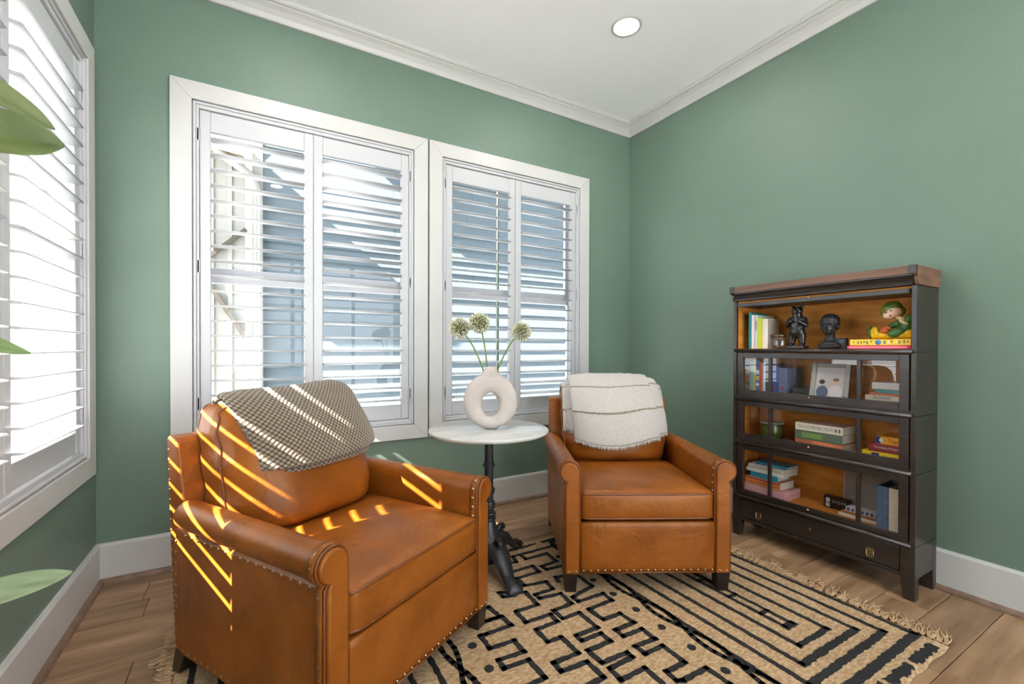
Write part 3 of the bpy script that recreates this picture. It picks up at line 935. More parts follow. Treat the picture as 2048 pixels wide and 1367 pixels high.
# ring vase: elliptical tube bent round the hole, flat foot, short neck
VX, VY = TX - 0.002, TY - 0.020
fa = math.atan2(-VY, -VX)         # faces the room
vase = thing('ring_vase', 'cream ceramic ring-shaped vase with a hole, on the marble table', 'vase', (VX, VY, TZ), fa + PI / 2)
vb = MB()
NU, NV = 56, 24
VCZ = 0.128
def vring(u, v):
    a = 2 * PI * u
    # centre line of the ring and half-widths: heavier at the bottom
    ri, ro_x = 0.043, 0.1335
    hole_c = VCZ - 0.006
    inx, inz = 0.043 * math.sin(a), hole_c + 0.056 * math.cos(a)
    ox = 0.1335 * math.sin(a) * (1.0 - 0.10 * max(0, -math.cos(a)) ** 2)
    oz = VCZ + (0.150 if math.cos(a) > 0 else 0.128) * math.cos(a)
    oz = max(oz, 0.0)
    b = 2 * PI * v
    m = (Vector((inx, 0, inz)) + Vector((ox, 0, oz))) / 2
    h = (Vector((ox, 0, oz)) - Vector((inx, 0, inz))) / 2
    th = 0.036
    cb = math.copysign(abs(math.cos(b)) ** 0.9, math.cos(b))
    return m + h * cb + Vector((0, th * math.copysign(abs(math.sin(b)) ** 0.85, math.sin(b)), 0))
b0 = len(vb.v)
for j in range(NV):
    for i in range(NU):
        vb.v.append(tuple(vring(i / NU, j / NV)))
for j in range(NV):
    for i in range(NU):
        i2, j2 = (i + 1) % NU, (j + 1) % NV
        vb.f.append((j * NU + i, j * NU + i2, j2 * NU + i2, j2 * NU + i)); vb.sm.append(True)
vb.build('body', CERAM, vase)
nk = MB().lathe([(0.074, 0.232), (0.066, 0.246), (0.052, 0.260), (0.039, 0.274), (0.0325, 0.288), (0.031, 0.302), (0.028, 0.306), (0.022, 0.303), (0.021, 0.275)], 32)
nk.v = [(x, y * lerp(0.36, 1.0, smoothstep(0.235, 0.292, z)), z) for (x, y, z) in nk.v]
nk.build('neck', CERAM, vase)
# alliums: thin curved stems, heads made of many florets
cam_right = Vector((math.cos(YAW), -math.sin(YAW), 0)); cam_fwd = Vector((math.sin(YAW), math.cos(YAW), 0))
VB = Vector((VX, VY, TZ + 0.29))
SC = 2.19 / 891.0
for (dx, dz, dep, hr, lab, bend) in ((-64, 84, 0.02, 0.053, 'white allium stem leaning left, lowest of the left pair', -12), (-22, 94, -0.01, 0.053, 'white allium stem in the middle, tallest of the three', -4),
                               (62, 78, 0.01, 0.049, 'white allium stem leaning right, apart from the others', 8)):
    tip = VB + (cam_right * dx * SC) + Vector((0, 0, (dz + 0) * SC)) + cam_fwd * dep
    f = thing('allium_stem', lab, 'flower', VB, 0, 'alliums in the ring vase')
    tl_ = tip - VB
    st = Vector((0.012 * (1 if dx > 0 else -1) * cam_right.x, 0, -0.10))
    mid = tl_ * 0.5 + cam_right * (-dx * SC * 0.13) + Vector((0, 0, 0.012))
    pts = []
    for i in range(11):
        q = i / 10
        pts.append(st * (1 - q) ** 2 * 1.0 + mid * 2 * q * (1 - q) + tl_ * q * q if i else st)
    MB().tube(pts, 0.0036, 7).build('stem', STEM, f)
    hd = MB().sphere(tl_, hr * 0.62, 14, 10)
    hd.build('flower_core', PETALC, f)
    rnd = random.Random(int(dx + 500))
    fm = MB()
    K = 430
    for i in range(K):
        zz = 1 - 2 * (i + .5) / K; ph = i * 2.399963
        rr = math.sqrt(1 - zz * zz)
        n = Vector((rr * math.cos(ph), rr * math.sin(ph), zz))
        n = (n + Vector((rnd.uniform(-.12, .12), rnd.uniform(-.12, .12), rnd.uniform(-.12, .12)))).normalized()
        l = hr * rnd.uniform(0.84, 1.10)
        p = tl_ + n * l; q = tl_ + n * (hr * 0.60)
        fm.tube([q, q.lerp(p, 0.75), p], [0.0009, 0.0024, 0.0014], 4)
    fm.build('floret', PETAL, f, kind='stuff')

# ------------------------------------------------------------------ barrister bookcase
BX, BY = 2.497, 1.2175
case = thing('barrister_bookcase', 'dark stacking barrister bookcase with glass doors against the right wall', 'bookcase', (BX, BY, 0))
HW, DP = 0.4275, 0.243
secs = [(0.238, 0.556), (0.556, 0.812), (0.812, 1.094), (1.094, 1.388)]
shelf_z = [0.262, 0.580, 0.838, 1.108]
for i, (z0, z1) in enumerate(secs):
    for s in (-1, 1):
        a, b_ = sorted((s * HW, s * (HW - 0.020)))
        MB().box(0.0, DP, a, b_, z0 + .0008, z1 - .0008).build('side_panel', DARKW, case, bevel=0.002)
    MB().box(0.012, DP - .012, -HW + .020, HW - .020, shelf_z[i] - .016, shelf_z[i]).build('shelf', ORANGEW, case)
    MB().box(0.012, DP - .012, -HW + .020, HW - .020, z1 - .012, z1 - .002).build('section_top', ORANGEW, case)
    MB().box(DP - .012, DP, -HW + .020, HW - .020, z0 + .002, z1 - .002).build('back_panel', ORANGEW, case)
    for s in (-1, 1):
        a, b_ = sorted((s * (HW - .0202), s * (HW - .0232)))
        box('side_lining', ORANGEW, case, 0.014, DP - .012, a, b_, shelf_z[i], z1 - .012)
    # rounded nosing rail under each door
    MB().tube([(-0.002, -HW + .012, z0 + .003), (-0.002, HW - .012, z0 + .003)], 0.0105, 12).build('nosing_rail', DARKW, case)
    MB().box(0.002, 0.014, -HW + .020, HW - .020, z0 + .001, shelf_z[i]).build('bottom_rail', DARKW, case)
glass = [(0.280, 0.516), (0.613, 0.774), (0.868, 1.055)]
doorz = [(0.255, 0.548), (0.575, 0.803), (0.832, 1.084)]
for (g0, g1), (d0, d1) in zip(glass, doorz):
    e = 0.402
    fr = MB()
    fr.box(0.000, 0.019, -e, -0.367, d0, d1).box(0.000, 0.019, 0.366, e, d0, d1)
    fr.box(0.000, 0.019, -0.367, 0.366, d0, g0).box(0.000, 0.019, -0.367, 0.366, g1, d1)
    d = fr.build('glass_door', DARKW, case, bevel=0.0015)
    for m_ in (0.211, -0.212):
        box('muntin', DARKW, d, 0.002, 0.017, m_ - .0085, m_ + .0085, g0, g1, bevel=0.001)
    for (a, b_) in ((-0.367, -0.2205), (-0.2035, 0.2025), (0.2195, 0.366)):
        box('pane', CABGLASS, d, 0.008, 0.011, a, b_, g0, g1)
    kz = (d0 + g0) / 2 + 0.002
    kb = MB(); n0 = 0.0085
    kb.v = [(0, 0.008 - n0, kz), (0, 0.008, kz - n0), (0, 0.008 + n0, kz), (0, 0.008, kz + n0), (-0.010, 0.008, kz)]
    kb.f = [(0, 1, 4), (1, 2, 4), (2, 3, 4), (3, 0, 4), (3, 2, 1, 0)]; kb.sm = [False] * 5
    kb.build('knob', COPPER, d)
# top door lifted and pushed back under the top
d = MB().box(-0.014, 0.20, -0.402, 0.396, 1.353, 1.374).build('glass_door', mat('worn_dark_edge', (0.045, 0.045, 0.047), 0.4, var=0.25, vscale=12), case, bevel=0.003, label='open glass door slid back under the top')
MB().dome((-0.014, 0.008, 1.374), (-1, 0, 0.3), 0.007, 0.010).build('knob', COPPER, d)
# cornice
MB().prism([(-0.030, 1.437), (-0.030, 1.4715), (DP + .004, 1.4715), (DP + .004, 1.437)], -HW - .001, HW + .001, 'y').build('top_board', TOPW, case, bevel=0.0015)
cor = [(-0.024, 1.437), (-0.024, 1.430), (-0.018, 1.424), (-0.010, 1.418), (-0.006, 1.410), (-0.010, 1.404), (-0.014, 1.397), (-0.012, 1.389), (0.02, 1.388), (0.02, 1.437)]
MB().prism(cor, -HW + .012, HW - .012, 'y').build('cornice_moulding', DARKW, case)
box('frieze', DARKW, case, 0.02, DP, -HW + .012, HW - .012, 1.388, 1.437)
for s in (-1, 1):
    a, b_ = sorted((s * (HW - .010), s * (HW + .006)))
    MB().prism([(-0.031, 1.4725), (DP + .004, 1.4725), (DP + .004, 1.390), (0.004, 1.390), (-0.002, 1.398), (-0.008, 1.412), (-0.010, 1.425), (-0.031, 1.436)], a, b_, 'y').build('cornice_end', TOPW if s < 0 else DARKW, case, bevel=0.0015)
    a, b_ = sorted((s * (HW - .022), s * (HW + .007)))
    box('corner_block', DARKW, case, -0.033, -0.020, a, b_, 1.436, 1.4735, bevel=0.001)
# base with drawer and legs
for s in (-1, 1):
    for (lx0, lx1, t0, t1) in ((0.0, 0.046, 0.002, 0.040), (DP - .042, DP, DP - .034, DP)):
        y0, y1 = s * HW, s * (HW - .052); y1b = s * (HW - .042)
        lg = MB()
        lg.v = [(t0 if lx0 == 0 else t0, y0, 0.0), (t1, y0, 0.0), (t1, y1b, 0.0), (t0, y1b, 0.0), (lx0, y0, 0.100), (lx1, y0, 0.100), (lx1, y1, 0.100), (lx0, y1, 0.100),
                (lx0, y0, 0.237), (lx1, y0, 0.237), (lx1, y1, 0.237), (lx0, y1, 0.237)]
        for k in (0, 4):
            for i in range(4):
                lg.f.append((k + i, k + (i + 1) % 4, k + 4 + (i + 1) % 4, k + 4 + i)); lg.sm.append(False)
        lg.f += [(0, 1, 2, 3), (11, 10, 9, 8)]; lg.sm += [False, False]
        lg.build('leg', DARKW, case, bevel=0.0015)
    a, b_ = sorted((s * (HW - .001), s * (HW - .022)))
    box('side_rail', DARKW, case, 0.046, DP - .042, a, b_, 0.095, 0.237)
box('drawer_box', DARKW, case, 0.03, DP - .03, -0.37, 0.37, 0.120, 0.236)
dr = box('drawer', DARKW, case, 0.004, 0.026, -0.373, 0.373, 0.116, 0.226, bevel=0.003)
box('under_rail', DARKW, case, 0.002, 0.030, -0.3755, 0.3755, 0.098, 0.113, bevel=0.002)
for yy in (0.268, -0.264):
    box('pull_plate', OLDBRASS, dr, 0.001, 0.004, yy - .015, yy + .015, 0.140, 0.176, bevel=0.001)
    MB().tube([(-0.003, yy - .014, 0.168), (-0.005, yy - .014, 0.150), (-0.006, yy - .010, 0.138), (-0.006, yy + .010, 0.138), (-0.005, yy + .014, 0.150), (-0.003, yy + .014, 0.168)], 0.0028, 6).build('bail_pull', OLDBRASS, dr)
MB().lathe([(0.0, 0), (0.007, 0.0), (0.006, 0.003), (0.0, 0.003)], 14).build('keyhole', OLDBRASS, dr).matrix_local = Matrix.Translation((0.004, 0.0, 0.172)) @ Matrix.Rotation(-PI / 2, 4, 'Y')

# ------------------------------------------------------------------ things on the shelves
def cov(n, c, **k): return mat('cover_' + n, srgb(*c), k.pop('rough', 0.5), **k)
def book(label, x0, y0, z0, depth, thick, height, cover, lying=False, pages=True, lean=0.0, group='books in the bookcase', name='book', cat='book', lim=None):
    """spine faces the room (-x). upright: thick along y, height along z. lying: height along y, thick along z"""
    t = thing(name, label, cat, (x0, y0, z0), 0, group)
    b = 0.0022
    if not lying:
        c = MB().box(0, depth, 0, b, 0, height).box(0, depth, thick - b, thick, 0, height).box(0, b * 1.3, b, thick - b, 0, height)
        c.build('cover', cover, t, bevel=0.0008, seg=1)
        MB().box(b * 1.3, depth - .004, b, thick - b, 0.003, height - .003).build('pages', PAPER, t)
    else:
        c = MB().box(0, depth, 0, height, 0, b).box(0, depth, 0, height, thick - b, thick).box(0, b * 1.3, 0, height, b, thick - b)
        c.build('cover', cover, t, bevel=0.0008, seg=1)
        MB().box(b * 1.3, depth - .004, 0.003, height - .003, b, thick - b).build('pages', PAPER, t)
    return t
INK = mat('dark_ink', (0.02, 0.02, 0.02), 0.7)
INKG = mat('olive_ink', srgb(150, 148, 110), 0.7)
INKB = mat('slate_ink', srgb(70, 96, 110), 0.7)
INKW = mat('white_ink', (0.75, 0.74, 0.72), 0.7)
INKR = mat('red_ink', srgb(170, 30, 25), 0.7)
FACE = (PI / 2, 0, -PI / 2)      # text on a face looking at -x, reading towards -y
def spine_text(t, body, size, m, y, z, sx=1.0, x=-0.0004): return text(body, size, m, t, (x, y, z), FACE, sx=sx)
S1, S2, S3, S4 = shelf_z[3], shelf_z[2], shelf_z[1], shelf_z[0]
# top shelf
book('tall teal book at the left end of the open top shelf', 2.535, 1.558, S1, 0.155, 0.017, 0.212, cov('teal', (28, 128, 132)))
book('slim white book with a red stripe beside the teal book', 2.535, 1.541, S1, 0.165, 0.0165, 0.198, cov('whitepink', (226, 224, 226)))
t = book('pale green book with dark spine lettering on the top shelf', 2.536, 1.5215, S1, 0.165, 0.0185, 0.195, cov('palegreen', (190, 212, 196)))
for k in range(9): box('print', INK, t, -0.0004, 0.0004, 0.006, 0.012, 0.108 + k * 0.0062, 0.108 + k * 0.0062 + (0.004 if k % 3 else 0.0048))
box('stripe', cov('redpink', (196, 90, 96)), t, -0.0005, 0.0005, 0.0160, 0.0182, 0.001, 0.190)
book('lime yellow book on the top shelf', 2.537, 1.4945, S1, 0.135, 0.026, 0.176, cov('lime', (206, 202, 40)))
t = book('cream book with a grey cover facing the jar, rightmost standing on the top shelf', 2.537, 1.464, S1, 0.120, 0.029, 0.172, cov('cream', (226, 218, 208)))
box('front_cover_print', cov('greige', (172, 160, 150)), t, 0.002, 0.117, -0.0006, 0.0, 0.003, 0.169)
for (zz, w_) in ((0.140, 0.026), (0.128, 0.018), (0.112, 0.030), (0.098, 0.020)): box('print', cov('soft_print', (120, 110, 102)), t, 0.06 - w_, 0.06 + w_, -0.0009, -0.0005, zz - .0015, zz + .0015)
t = thing('glass_jar', 'clear ribbed glass jar with a bronze lid on the top shelf', 'jar', (2.575, 1.418, S1))
MB().lathe([(0.035, 0.001), (0.039, 0.006), (0.0405, 0.025), (0.039, 0.050), (0.034, 0.064), (0.031, 0.068)], 40, flute=lambda i, z: 0.02 if i % 2 else 0).build('jar_body', JARGLASS, t, sharp=80)
MB().lathe([(0.033, 0.066), (0.035, 0.070), (0.035, 0.078), (0.029, 0.083), (0.0, 0.086)], 32).build('lid', mat('bronze_lid', (0.14, 0.11, 0.08), 0.35, metal=1.0), t)

def blob(name, parts, m, parent, voxel=0.0035, smooth=4):
    mb = MB()
    for p in parts:
        c, r = p[0], p[1]; sc = p[2] if len(p) > 2 else (1, 1, 1)
        rot = Euler(tuple(math.radians(a) for a in p[3])).to_matrix() if len(p) > 3 else None
        mb.sphere(c, r, 16, 12, sc, rot)
    o = mb.build(name, m, parent)
    md = o.modifiers.new('remesh', 'REMESH'); md.mode = 'VOXEL'; md.voxel_size = voxel; md.use_smooth_shade = True
    md = o.modifiers.new('smooth', 'SMOOTH'); md.factor = 0.5; md.iterations = smooth
    return o
def limb(a, b, r0, r1, n=6):
    a, b = Vector(a), Vector(b)
    return [(tuple(a.lerp(b, i / n)), r0 + (r1 - r0) * i / n) for i in range(n + 1)]
# bear: front faces -x (towards the room), turned slightly
BLACKC = mat('black_glazed_wood', (0.010, 0.010, 0.011), 0.30, bump=0.35, bscale=110, bdist=0.003, coat=0.2)
t = thing('bear_figurine', 'carved black standing bear figurine on a plinth on the top shelf', 'figurine', (2.585, 1.328, S1), math.radians(4))
box('plinth', BLACKC, t, -0.032, 0.034, -0.046, 0.046, 0.0, 0.019, bevel=0.006)
bp = []
for s in (-1, 1):
    bp += limb((0.0, s * 0.022, 0.075), (-0.002, s * 0.026, 0.028), 0.022, 0.015) + [((-0.013, s * 0.026, 0.024), 0.013, (1.4, 1, 0.7))]
    bp += limb((0.0, s * 0.034, 0.158), (-0.012, s * 0.046, 0.128), 0.016, 0.013) + limb((-0.012, s * 0.046, 0.128), (-0.036, s * 0.020, 0.150), 0.012, 0.010)
    bp += [((0.004, s * 0.022, 0.228), 0.0095)]
bp += [((0.0, 0, 0.095), 0.040, (0.85, 1, 1.0)), ((0.002, 0, 0.130), 0.038, (0.85, 1, 1.1)), ((0.002, 0, 0.160), 0.032, (0.85, 1, 1)), ((0.0, 0, 0.185), 0.024), ((-0.002, 0, 0.207), 0.027, (1, 1.02, 0.92)),
       ((-0.026, 0, 0.203), 0.0135, (1.2, 1, 0.8))]
bo = blob('body', bp, BLACKC, t, 0.003, 3)
blob('muzzle', [((-0.032, 0, 0.206), 0.0105, (1.1, 1.1, 0.6))], mat('bear_muzzle', (0.10, 0.085, 0.07), 0.4), bo, 0.0025, 1)
blob('tongue', [((-0.031, 0, 0.1965), 0.009, (1.2, 0.9, 0.45))], mat('bear_tongue', (0.22, 0.10, 0.12), 0.4), bo, 0.0025, 1)
for s in (-1, 1):
    MB().sphere((-0.0255, s * 0.0115, 0.2165), 0.0035, 8, 6).build('eye', mat('bear_eye', (0.30, 0.27, 0.22), 0.25), bo)
# bust
SLATE = mat('black_slate', (0.022, 0.022, 0.024), 0.42)
t = thing('head_bust', 'matte black sculpted head bust on the top shelf', 'sculpture', (2.600, 1.176, S1), math.radians(3))
hp = [((0.0, 0, 0.135), 0.044, (1.05, 0.88, 1.05)), ((-0.016, 0, 0.108), 0.033, (1, 0.92, 1.1)), ((-0.026, 0, 0.090), 0.019, (1, 1.05, 0.8)), ((0.004, 0, 0.075), 0.0235, (1, 1, 1.3)), ((0.006, 0, 0.05), 0.024, (1, 1.05, 1.2)),
      ((0.004, 0, 0.026), 0.035, (0.85, 1.25, 0.6)), ((0.004, 0.030, 0.016), 0.026, (0.95, 1, 0.7)), ((0.004, -0.030, 0.016), 0.026, (0.95, 1, 0.7)), ((0.003, 0, 0.010), 0.036, (0.9, 1.4, 0.28)),
      ((-0.0500, 0, 0.116), 0.0068, (1, 0.8, 2.0), (0, 18, 0)), ((-0.0545, 0, 0.106), 0.0070, (1, 1.15, 0.8)), ((-0.0465, 0, 0.0935), 0.0060, (0.9, 2.0, 0.5)), ((-0.0450, 0, 0.0865), 0.0060, (0.9, 1.7, 0.55))]
for s in (-1, 1):
    hp += [((-0.0435, s * 0.0165, 0.1295), 0.0080, (0.85, 1.6, 0.45)), ((0.004, s * 0.039, 0.112), 0.0095, (0.9, 0.55, 1.5)), ((-0.036, s * 0.0165, 0.1195), 0.0070, (0.8, 1.3, 0.7))]
bu = blob('head', hp, SLATE, t, 0.0018, 2)
blob('hair', [((0.006, 0, 0.150), 0.0455, (1.08, 0.93, 0.74)), ((0.020, 0, 0.126), 0.037, (0.95, 1.04, 1.05)), ((-0.008, -0.0355, 0.138), 0.011, (1.3, 0.6, 1.6)), ((-0.008, 0.0355, 0.138), 0.011, (1.3, 0.6, 1.6))], SLATE, bu, 0.002, 2)
t = thing('small_box', 'small black box with fine print beside the black bust', 'box', (2.600, 1.101, S1), 0)
box('carton', cov('boxblack', (16, 18, 24)), t, 0.0, 0.022, 0.0, 0.062, 0.0, 0.056, bevel=0.001)
for (yy, zz, w) in ((0.020, 0.043, 0.026), (0.022, 0.034, 0.018), (0.024, 0.022, 0.012)):
    box('print', cov('printblue', (120, 140, 170)), t, -0.0004, 0.0004, yy - w / 2, yy + w / 2, zz - .0015, zz + .0015)
t = book('pink-red book lying flat at the bottom of the toy pile on the top shelf', 2.530, 0.822, S1, 0.17, 0.0165, 0.246, cov('pinkred', (214, 52, 84)), lying=True)
box('spine_label', cov('pinkspine', (240, 130, 150)), t, -0.0006, 0.0004, 0.012, 0.238, 0.003, 0.0135)
t = book('yellow picture book lying flat under the green elf figurine', 2.532, 0.822, S1 + .017, 0.165, 0.029, 0.235, cov('yellowb', (244, 208, 74)), lying=True)
pr = random.Random(4)
MB().lathe([(0.0, 0), (0.0115, 0.0), (0.0115, 0.0005), (0.0, 0.0005)], 18).build('round_print', cov('printblue2', (70, 140, 200)), t).matrix_local = Matrix.Translation((-0.0001, 0.120, 0.0145)) @ Matrix.Rotation(-PI / 2, 4, 'Y')
for k in range(16):
    yy = 0.012 + k * 0.0135 + pr.uniform(-.003, .003)
    if abs(yy - 0.12) < 0.015: continue
    c = pr.choice([(150, 120, 60), (250, 240, 190), (90, 110, 90), (200, 150, 120)])
    box('print', cov('pr%d%d' % (c[0], c[1]), c), t, -0.0004, 0.0004, yy - .003, yy + .003, 0.006 + pr.uniform(0, .008), 0.018 + pr.uniform(0, .006))
# elf figurine, reclining on the yellow book, head to the left
t = thing('elf_figurine', 'painted green capped elf figurine with yellow boots on the yellow book', 'figurine', (2.585, 0.905, S1 + .0465), 0)
GRN = mat('glaze_green', srgb(50, 96, 42), 0.35, var=0.25, vscale=40); YEL = mat('glaze_yellow', srgb(226, 178, 26), 0.35, var=0.15, vscale=40)
SKIN = mat('glaze_skin', srgb(238, 196, 172), 0.4); RUST = mat('glaze_rust', srgb(196, 96, 50), 0.45)
bd = blob('body', [((0.006, -0.052, 0.060), 0.034, (0.9, 0.8, 1.15)), ((0.004, -0.045, 0.030), 0.034, (0.9, 1.1, 0.85)), ((-0.004, -0.020, 0.070), 0.018), ((-0.010, 0.000, 0.062), 0.015), ((-0.016, 0.016, 0.048), 0.013), ((0.0, -0.060, 0.095), 0.017)], GRN, t, 0.0035, 3)
blob('collar', [((0.0, -0.030, 0.094), 0.021, (0.9, 1.3, 0.45), (25, 0, 0)), ((-0.02, -0.045, 0.075), 0.014, (0.7, 1.5, 0.6), (30, 0, 0))], mat('glaze_collar', srgb(222, 196, 150), 0.4), t, 0.003, 2)
hd = blob('head', [((-0.004, -0.002, 0.126), 0.032, (0.9, 1.0, 0.98)), ((-0.010, 0.010, 0.112), 0.026, (0.95, 1, 0.8)), ((-0.028, 0.006, 0.112), 0.0065), ((-0.026, 0.020, 0.104), 0.008)], SKIN, t, 0.003, 3)
blob('cap', [((0.004, 0.008, 0.143), 0.040, (0.88, 1.05, 0.82), (-28, 0, 0)), ((0.004, 0.030, 0.128), 0.025, (0.9, 0.8, 1.0)), ((0.012, -0.020, 0.130), 0.027, (0.85, 0.9, 1.0))], mat('glaze_cap', srgb(62, 104, 40), 0.35, col2=srgb(150, 140, 40), vscale=18), hd, 0.0035, 3)
for (yy, zz) in ((0.016, 0.123), (-0.003, 0.131)):
    MB().sphere((-0.0325, yy, zz), 0.0036, 8, 6, (0.6, 1.3, 0.8)).build('eye', mat('glaze_eye', (0.02, 0.02, 0.02), 0.2), hd)
MB().sphere((-0.034, -0.001, 0.1085), 0.0042, 8, 6, (0.5, 1.1, 0.8)).build('mouth', mat('glaze_mouth', srgb(176, 40, 40), 0.3), hd)
blob('hands', [((-0.022, 0.026, 0.040), 0.014, (1, 1.2, 1.0)), ((-0.024, 0.012, 0.052), 0.011, (1, 1.5, 0.8), (20, 0, 0))], RUST, t, 0.003, 2)
for (cy, rz, sgn) in ((0.052, 8, 1), (-0.022, -20, -1)):
    if sgn > 0:
        q = [((-0.012, 0.066, 0.030), 0.022, (0.95, 0.9, 1.35)), ((-0.010, 0.040, 0.018), 0.020, (0.95, 1.5, 0.85)), ((-0.006, 0.012, 0.016), 0.018, (0.95, 1.3, 0.85))]
        so = [((-0.013, 0.0835, 0.034), 0.0215, (0.95, 0.35, 1.5))]
    else:
        q = [((-0.014, -0.040, 0.020), 0.021, (1.0, 1.5, 0.9)), ((-0.010, -0.062, 0.022), 0.022, (0.9, 1.0, 1.0))]
        so = [((-0.030, -0.022, 0.028), 0.021, (0.5, 1.55, 0.95), (-18, 0, 0))]
    b_ = blob('boot', q, YEL, t, 0.0032, 3)
    blob('boot_sole', so, GRN, b_, 0.003, 2)
# second shelf, behind glass
y = 1.612
for (lab, wd, hh, c) in (('tan patterned book at the left end of the second shelf', 0.030, 0.195, (150, 122, 84)), ('pale blue book second from the left on the second shelf', 0.018, 0.198, (122, 158, 176)),
                         ('olive yellow book on the second shelf', 0.014, 0.200, (176, 176, 70)), ('multicoloured blue book left of the red book on the second shelf', 0.025, 0.198, (72, 116, 150)),
                         ('bright red book on the second shelf', 0.0155, 0.192, (206, 44, 40)), ('pale teal book right of the red book on the second shelf', 0.0165, 0.190, (176, 206, 204)),
                         ('black book beside the door muntin on the second shelf', 0.028, 0.186, (24, 26, 32)), ('royal blue book on the second shelf', 0.045, 0.166, (34, 62, 150)),
                         ('grey-blue book right of the royal blue book', 0.044, 0.163, (92, 104, 142))):
    y -= wd + 0.0008
    t = book(lab, 2.560, y, S2, 0.145, wd, hh, cov('s2_%d_%d' % (c[0], c[2]), c))
    if 'multi' in lab or 'tan' in lab:
        for k in range(5):
            cc = pr.choice([(210, 180, 60), (60, 110, 70), (220, 220, 210), (180, 90, 50), (60, 90, 160)])
            zz = 0.02 + k * 0.034
            box('print', cov('pr%d%d%d' % cc, cc), t, -0.0004, 0.0004, 0.003, wd - .003, zz, zz + pr.uniform(.012, .026))
    if 'royal' in lab:
        box('emblem', INKR, t, -0.0004, 0.0004, wd / 2 - .009, wd / 2 + .009, 0.048, 0.053); box('emblem', INKR, t, -0.0005, 0.0004, wd / 2 - .003, wd / 2 + .003, 0.040, 0.058)
t = thing('case_box', 'flat black box lying behind the silver picture frame', 'box', (2.590, 1.226, S2))
box('body', cov('blackbox', (22, 22, 24)), t, 0, 0.12, 0, 0.13, 0.0, 0.028, bevel=0.002)
box('lid', cov('blackbox2', (38, 38, 40)), t, 0.0005, 0.12, 0.0, 0.13, 0.029, 0.056, bevel=0.002)
# leaning silver photo frame
SILV = mat('ornate_silver', (0.30, 0.285, 0.26), 0.35, metal=0.85, bump=0.9, bscale=120, bdist=0.004)
t = thing('picture_frame', 'ornate silver picture frame with a photo of two people, leaning on the second shelf', 'picture frame', (2.545, 1.160, S2), 0)
t.rotation_euler = (0, math.radians(16), math.radians(8))
fw_, fh_ = 0.172, 0.205
for (a, b_, c, d_) in ((-fw_ / 2, -fw_ / 2 + .024, 0, fh_), (fw_ / 2 - .024, fw_ / 2, 0, fh_), (-fw_ / 2 + .024, fw_ / 2 - .024, 0, .022), (-fw_ / 2 + .024, fw_ / 2 - .024, fh_ - .024, fh_)):
    box('frame_rail', SILV, t, 0, 0.012, a, b_, c, d_, bevel=0.004, seg=2)
sc_ = MB()
for k in range(9):
    yy = -fw_ / 2 + 0.012 + k * (fw_ - .024) / 8
    sc_.tube([(0.004, yy - .009, fh_), (0.004, yy - .004, fh_ + .007), (0.004, yy + .004, fh_ + .007), (0.004, yy + .009, fh_)], 0.0024, 5)
sc_.build('crest', SILV, t)
ph = box('photograph', cov('photo', (196, 188, 190)), t, 0.006, 0.010, -fw_ / 2 + .024, fw_ / 2 - .024, .022, fh_ - .024)
def disc(nm, m, par, y, z, ry, rz, x):
    mb = MB(); n = 20
    mb.v = [(x, y + ry * math.cos(2 * PI * i / n), z + rz * math.sin(2 * PI * i / n)) for i in range(n)] + [(x + .0008, y + ry * math.cos(2 * PI * i / n), z + rz * math.sin(2 * PI * i / n)) for i in range(n)]
    mb.f = [tuple(range(n))] + [tuple(n + i for i in reversed(range(n)))] + [(i, (i + 1) % n, n + (i + 1) % n, n + i) for i in range(n)]; mb.sm = [False] * (n + 2)
    return mb.build(nm, m, par)
disc('print_coat', cov('ph_navy', (70, 86, 110)), ph, 0.030, 0.050, 0.026, 0.034, 0.0052)
disc('print_face', cov('ph_skin', (214, 176, 160)), ph, 0.026, 0.098, 0.011, 0.014, 0.0050)
disc('print_hair', cov('ph_hair', (44, 32, 30)), ph, 0.033, 0.104, 0.013, 0.012, 0.0046)
disc('print_shirt', cov('ph_shirt', (222, 212, 214)), ph, -0.028, 0.052, 0.030, 0.038, 0.0052)
disc('print_face', cov('ph_skin', (214, 176, 160)), ph, -0.024, 0.104, 0.013, 0.016, 0.0050)
disc('print_hair', cov('ph_hair2', (120, 96, 84)), ph, -0.027, 0.117, 0.014, 0.009, 0.0046)
# second shelf right stack
for (lab, zz, th, y1, ln, c, tx) in (('black and cream book at the bottom of the right stack, second shelf', 0.0, 0.026, 0.842, 0.160, (70, 66, 64), None), ('cream book lettered INSPIRE in the right stack, second shelf', 0.0265, 0.024, 0.840, 0.163, (214, 202, 186), 'INSPIRE'),
                                 ('thin orange-red book in the right stack, second shelf', 0.051, 0.011, 0.846, 0.140, (206, 108, 80), None), ('teal book in the right stack, second shelf', 0.0625, 0.017, 0.842, 0.122, (60, 140, 142), None),
                                 ('pale lilac white book on top of the right stack, second shelf', 0.080, 0.032, 0.844, 0.132, (214, 206, 210), None)):
    t = book(lab, 2.560, y1, S2 + zz, 0.150, th, ln, cov('s2s_%d_%d' % (c[0], c[1]), c), lying=True)
    if tx: spine_text(t, tx, 0.019, INKB, 0.095, th / 2, 1.1)
